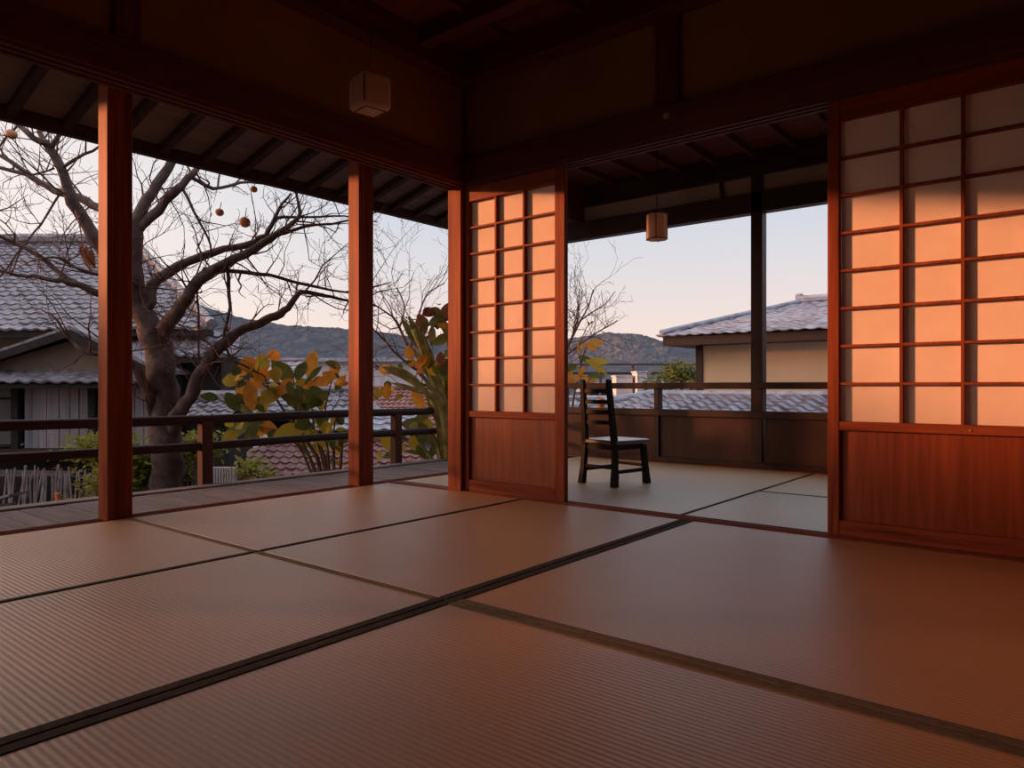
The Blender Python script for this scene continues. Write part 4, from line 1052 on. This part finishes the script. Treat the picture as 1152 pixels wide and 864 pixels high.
def tree(limbs, label, name, cat, seed, dens, L0, base, split_trunk=True, mat='bark', minr=0.0, rough=0.05, twigr=0.010, depth=2, thick_skip=0.13, group=None, thin=0.80):
    root = empty(name, base, label, cat, group)
    rnd = random.Random(seed)
    tw = MB(); allp = []
    for li, pts in enumerate(limbs):
        if li > 0 and allp:
            near = min(allp, key=lambda a: (Vector(a[:3]) - Vector(pts[0][:3])).length)
            dist = (Vector(near[:3]) - Vector(pts[0][:3])).length
            if 0.02 < dist < 0.9: pts = [(*near[:3], pts[0][3] * 1.05)] + list(pts)
        pts = [(*p[:3], p[3] * (thin if p[3] < 0.12 else 0.94)) for p in pts]
        xyz = smooth_path([p[:3] for p in pts]); rad = []
        for i in range(len(pts) - 1):
            for j in range(3): rad.append(pts[i][3] + (pts[i + 1][3] - pts[i][3]) * j / 3)
        rad.append(pts[-1][3])
        path = []
        for (x_, y_, z_), r_0 in zip(xyz, rad):
            j = r_0 * 0.18 + 0.004
            path.append((x_ + rnd.uniform(-j, j), y_ + rnd.uniform(-j, j), z_ + rnd.uniform(-j, j), r_0 * rnd.uniform(0.94, 1.08)))
        allp += path
        MB().tube(path, 12 if rad[0] > 0.08 else 7).build('trunk' if li == 0 else 'limb', M[mat], root, True)
        for a, b_ in zip(path[:-1], path[1:]):
            if a[3] > thick_skip: continue
            va, vb = Vector(a[:3]), Vector(b_[:3]); seg = (vb - va).length
            cnt = seg * dens * (1.0 if a[3] < 0.05 else 0.55)
            k = int(cnt) + (1 if rnd.random() < cnt % 1 else 0)
            for _ in range(k):
                p = va.lerp(vb, rnd.random()); d = (vb - va).normalized()
                s = Vector((rnd.gauss(0, 1), rnd.gauss(0, 1), rnd.gauss(0.35, 1))).normalized()
                grow(tw, p, d * 0.5 + s, L0 * rnd.uniform(0.45, 1.25), min(a[3] * 0.6, twigr * rnd.uniform(0.7, 1.3)), depth, rnd)
    tw.build('twigs', M['twig'], root)
    return root
tree(MAIN, 'big bare grey tree with forking limbs behind the veranda railing at left', 'bare_tree', 'tree', 11, 6.0, 0.8, MAIN[0][0][:2] + (-3.2,))
tree(SECOND, 'thin bare reddish tree between the second post and the corner post', 'bare_tree', 'tree', 5, 7, 1.0, SECOND[0][0][:2] + (-3.2,), twigr=0.011, mat='twig', thin=0.8)
tree(THIRD, 'thin bare tree whose twigs show right of the left paper screen', 'bare_tree', 'tree', 9, 9, 0.9, THIRD[0][0][:2] + (-3.2,), twigr=0.008, mat='twig', thin=0.55)

def fruit(loc, r, label):
    root = empty('persimmon', loc, label, 'persimmon', 'persimmons left on the bare tree')
    bm = bmesh.new(); bmesh.ops.create_uvsphere(bm, u_segments=18, v_segments=12, radius=r)
    for v in bm.verts:
        v.co.z *= 0.92
        k = 1 + 0.05 * math.cos(4 * math.atan2(v.co.y, v.co.x)); v.co.x *= k; v.co.y *= k
        if v.co.z > r * 0.7: v.co.z -= (v.co.z - r * 0.7) * 0.8
    bm.verts.index_update()
    m_ = MB(); m_.add([v.co + Vector(loc) for v in bm.verts], [[v.index for v in f.verts] for f in bm.faces]); bm.free()
    m_.build('fruit', M['persimmon'], root, True)
    m_ = MB()
    for k in range(4):
        t = k * math.pi / 2; b_ = Vector(loc) + Vector((0, 0, r * 0.74))
        m_.leaf(b_, b_ + Vector((math.cos(t) * r * .8, math.sin(t) * r * .8, r * .05)), r * .7, nrm=(0, 0, 1), seg=3)
    m_.build('calyx', M['dryleaf'], root)
    MB().tube([(loc[0], loc[1], loc[2] + r * .6, 0.005), (loc[0] + .01, loc[1], loc[2] + r * 1.6, 0.004), (loc[0] + .03, loc[1] + .02, loc[2] + r * 2.8, 0.003)], 6).build('stalk', M['twig'], root)
fruit((2.4, 8.32, 3.35), 0.052, 'persimmon hanging highest, near the left edge of the view')
fruit((3.81 + .0, 6.92, 2.63), 0.042, 'middle-sized persimmon just left of the biggest one')
fruit((3.9 + .03, 6.65, 2.51), 0.056, 'biggest persimmon, near the middle of the bare branches')
fruit((4.08, 6.73, 2.89), 0.036, 'smallest persimmon, right under the eaves')
dl = MB()
for i, (dx, dz, w_, h_) in enumerate(((0, 0, .08, .22), (.05, -.03, .07, .18), (-.05, .03, .06, .16))):
    p = Vector((2.95, 7.96, 2.28)) + W(dx, 0, 0) + Vector((0, 0, dz))
    dl.leaf(p, p + Vector((0.02, 0, -h_)), w_, fold=0.5)
tag(dl.build('dry_leaf_cluster', M['dryleaf']), 'last curled brown leaves hanging on the tree left of the nearest post', 'leaves')

def leafy(name, label, cat, leaves, stems, stalkm, base, leafw=1.35, extra=2):
    root = empty(name, base, label, cat)
    by = {}; rnd = random.Random(len(leaves))
    for x0, y0, z0, x1, y1, z1, w_, c in leaves:
        a, b_ = Vector((x0, y0, z0)), Vector((x1, y1, z1))
        by.setdefault(c, MB()).leaf(a, a + (b_ - a) * 1.15, w_ * leafw)
        for k in range(extra):      # smaller leaves of the same cluster
            off = Vector((rnd.gauss(0, .5), rnd.gauss(0, .5), rnd.gauss(-.1, .45))) * (b_ - a).length
            d = (b_ - a).length * Vector((rnd.gauss(0, 1), rnd.gauss(0, 1), rnd.gauss(.2, .8))).normalized() * rnd.uniform(.5, .9)
            cc = c if rnd.random() < .6 else rnd.choice('GGYO' if 'G' in 'GYO' else c)
            if cc not in by: by[cc] = MB()
            by[cc].leaf(a + off, a + off + d, w_ * leafw * rnd.uniform(.5, .8))
    for c, mb in by.items():
        mb.build({'O': 'orange_leaves', 'Y': 'yellow_leaves', 'G': 'green_leaves', 'B': 'brown_leaves'}[c], M['leaf' + c], root, True)
    for s in stems:
        MB().tube([(*a, r_) for a, r_ in zip(smooth_path([p[:3] for p in s], 2), [v for i in range(len(s) - 1) for v in (s[i][3], (s[i][3] + s[i + 1][3]) / 2)] + [s[-1][3]])], 8).build('stem', M[stalkm], root, True)
    return root
leafy('broad_leaved_shrub', 'shrub with broad yellow, orange and green leaves beyond the railing', 'shrub', LEAVES_croton, STEMS_croton, 'stem', (5.4, 6.9, -3.2))
sp = leafy('strap_leaved_plant', 'thick stalked green plant with brown leaf tips beside the corner post', 'plant', LEAVES_strap, STEMS_strap, 'stalk', (6.2, 6.2, -3.2))
# long strap leaves sheathing the stalks
sl_ = MB(); rr = random.Random(2)
for s in STEMS_strap[:5]:
    for a, b_ in zip(s[:-1], s[1:]):
        for k in range(2):
            p, q_ = Vector(a[:3]), Vector(b_[:3])
            o_ = Vector((rr.uniform(-.05, .05), rr.uniform(-.05, .05), rr.uniform(-.05, .05)))
            sl_.leaf(p + o_, q_ + (q_ - p) * rr.uniform(.2, .6) + o_ * 2.5, rr.uniform(.06, .11), droop=rr.uniform(-.05, .1))
sl_.build('strap_leaves', M['stalk'], sp, True)
leafy('orange_tipped_shrub', 'shrub with orange and yellow leaves rising behind the chair', 'shrub', LEAVES_orange, STEMS_orange, 'stem', (8.6, 6.0, -3.2), 1.0, 0)

def clump(name, label, c, size, n, leaf_l, mat, seed, cat='shrub', stems=8):
    """a bush of many small leaves on a few stems"""
    root = empty(name, (c[0], c[1], -3.2), label, cat)
    rnd = random.Random(seed); m_ = MB(); st_ = MB()
    c = Vector(c); blobs = []
    for _ in range(stems):
        d = Vector((rnd.gauss(0, .55), rnd.gauss(0, .55), rnd.uniform(-.5, .75)))
        b_ = c + Vector((d.x * size[0], d.y * size[1], d.z * size[2])); blobs.append(b_)
        st_.tube([(c.x, c.y, -3.2, 0.03), (c.x * .7 + b_.x * .3, c.y * .7 + b_.y * .3, c.z - size[2] * 1.2, 0.02), (*b_, 0.006)], 6)
    for _ in range(n):
        b_ = rnd.choice(blobs)
        o_ = Vector((rnd.gauss(0, .22) * size[0], rnd.gauss(0, .22) * size[1], rnd.gauss(0, .16) * size[2]))
        p = b_ + o_; d = Vector((rnd.gauss(0, 1), rnd.gauss(0, 1), rnd.gauss(.1, .6))).normalized()
        m_.leaf(p, p + d * leaf_l * rnd.uniform(.6, 1.3), leaf_l * .45, nrm=(rnd.gauss(0, .5), rnd.gauss(0, .5), 1), seg=3)
    m_.build('foliage', M[mat], root); st_.build('stems', M['stem'], root)
    return root
clump('small_green_shrub', 'small light green shrub behind the foot of the nearest post', W(-4.35, 8.1, -0.10), (0.75, 0.5, 0.5), 4200, 0.085, 'bushleaf', 4, stems=12)
clump('small_green_shrub', 'low olive green bush in front of the hill, left of the beige house', W(5.9, 26, 1.0), (1.3, 1.0, 0.8), 1300, 0.18, 'leafG', 6, stems=12)
clump('low_shrub', 'low yellow green plant seen between the rail post and the red roof', W(-3.15, 9.2, -0.35), (0.35, 0.3, 0.45), 260, 0.10, 'bushleaf', 12, stems=5)
# wild shoots at the foot of the strap-leaved plant
ws = MB(); rr = random.Random(15)
for i in range(60):
    b0 = W(-1.5 + rr.uniform(0, 1.0), 8.3 + rr.uniform(-.2, .5), -0.9)
    e0 = b0 + W(rr.uniform(-.35, .35), rr.uniform(-.2, .2), 0) + Vector((0, 0, rr.uniform(.4, .9)))
    ws.leaf(b0, e0, .04, droop=.15)
tag(ws.build('tall_grass', M['stalk']), 'rough tall grass at the foot of the strap-leaved plant', 'grass', kind='stuff')

# ---- unseen evergreens added beyond the left edge to block the low sun
def evergreen(x, y, top, rad, n, leaf_l, seed, label):
    root = empty('sun_block_tree', (x, y, -3.2), label, 'tree', 'unseen evergreens added to block the low sun')
    rnd = random.Random(seed); lf = MB(); tr = MB(); h = top + 3.2
    tr.tube([(x, y, -3.2, 0.16), (x + .1, y, -3.2 + h * .5, 0.11), (x, y, top - .3, 0.03)], 10)
    bl = []
    for k in range(26):
        t = rnd.uniform(.22, 1.0); a = rnd.uniform(0, 6.283); rr_ = rad * (1.05 - 0.35 * t) * rnd.uniform(.3, 1)
        p = (x + rr_ * math.cos(a), y + rr_ * math.sin(a), -3.2 + h * t * .95)
        tr.tube([(x, y, p[2] - rr_ * .4, 0.03), (*p, 0.01)], 5); bl.append(Vector(p))
    for _ in range(n):
        b_ = rnd.choice(bl) + Vector((rnd.gauss(0, .42) * rad * .6, rnd.gauss(0, .42) * rad * .6, rnd.gauss(0, .35)))
        if b_.z > top: continue
        d = Vector((rnd.gauss(0, 1), rnd.gauss(0, 1), rnd.gauss(0, .6))).normalized()
        lf.leaf(b_, b_ + d * leaf_l * rnd.uniform(.6, 1.3), leaf_l * .5, nrm=(rnd.gauss(0, 1), rnd.gauss(0, 1), .6), seg=2)
    tr.build('trunk', M['bark'], root); lf.build('foliage', M['evergreen'], root)
for i, (x, y, top, rad, n) in enumerate(((-9.6, 14.2, 3.4, 1.5, 5000), (-7.2, 13.8, 3.3, 1.5, 6500), (-4.8, 14.2, 3.2, 1.5, 6500), (-2.6, 14.0, 3.0, 1.3, 5500), (-3.0, 12.6, 3.5, 0.55, 3200), (-0.6, 14.4, 2.7, 1.2, 3000), (0.9, 13.2, 2.3, 0.9, 1200))):
    evergreen(x, y, top, rad, n, 0.16, 30 + i, 'unseen leafy evergreen in the near row, added to block the low sun')
for i, (x, y, top, rad, n) in enumerate(((-6.5, 24.5, 7.4, 2.0, 3000), (-4.0, 25, 7.8, 2.0, 3000), (-1.6, 24.5, 7.6, 2.0, 3000), (0.6, 25.5, 7.7, 1.9, 3000), (2.3, 25.5, 7.2, 1.5, 2200))):
    evergreen(x, y, top, rad, n, 0.30, 50 + i, 'unseen tall evergreen in the far row, added to block the low sun')
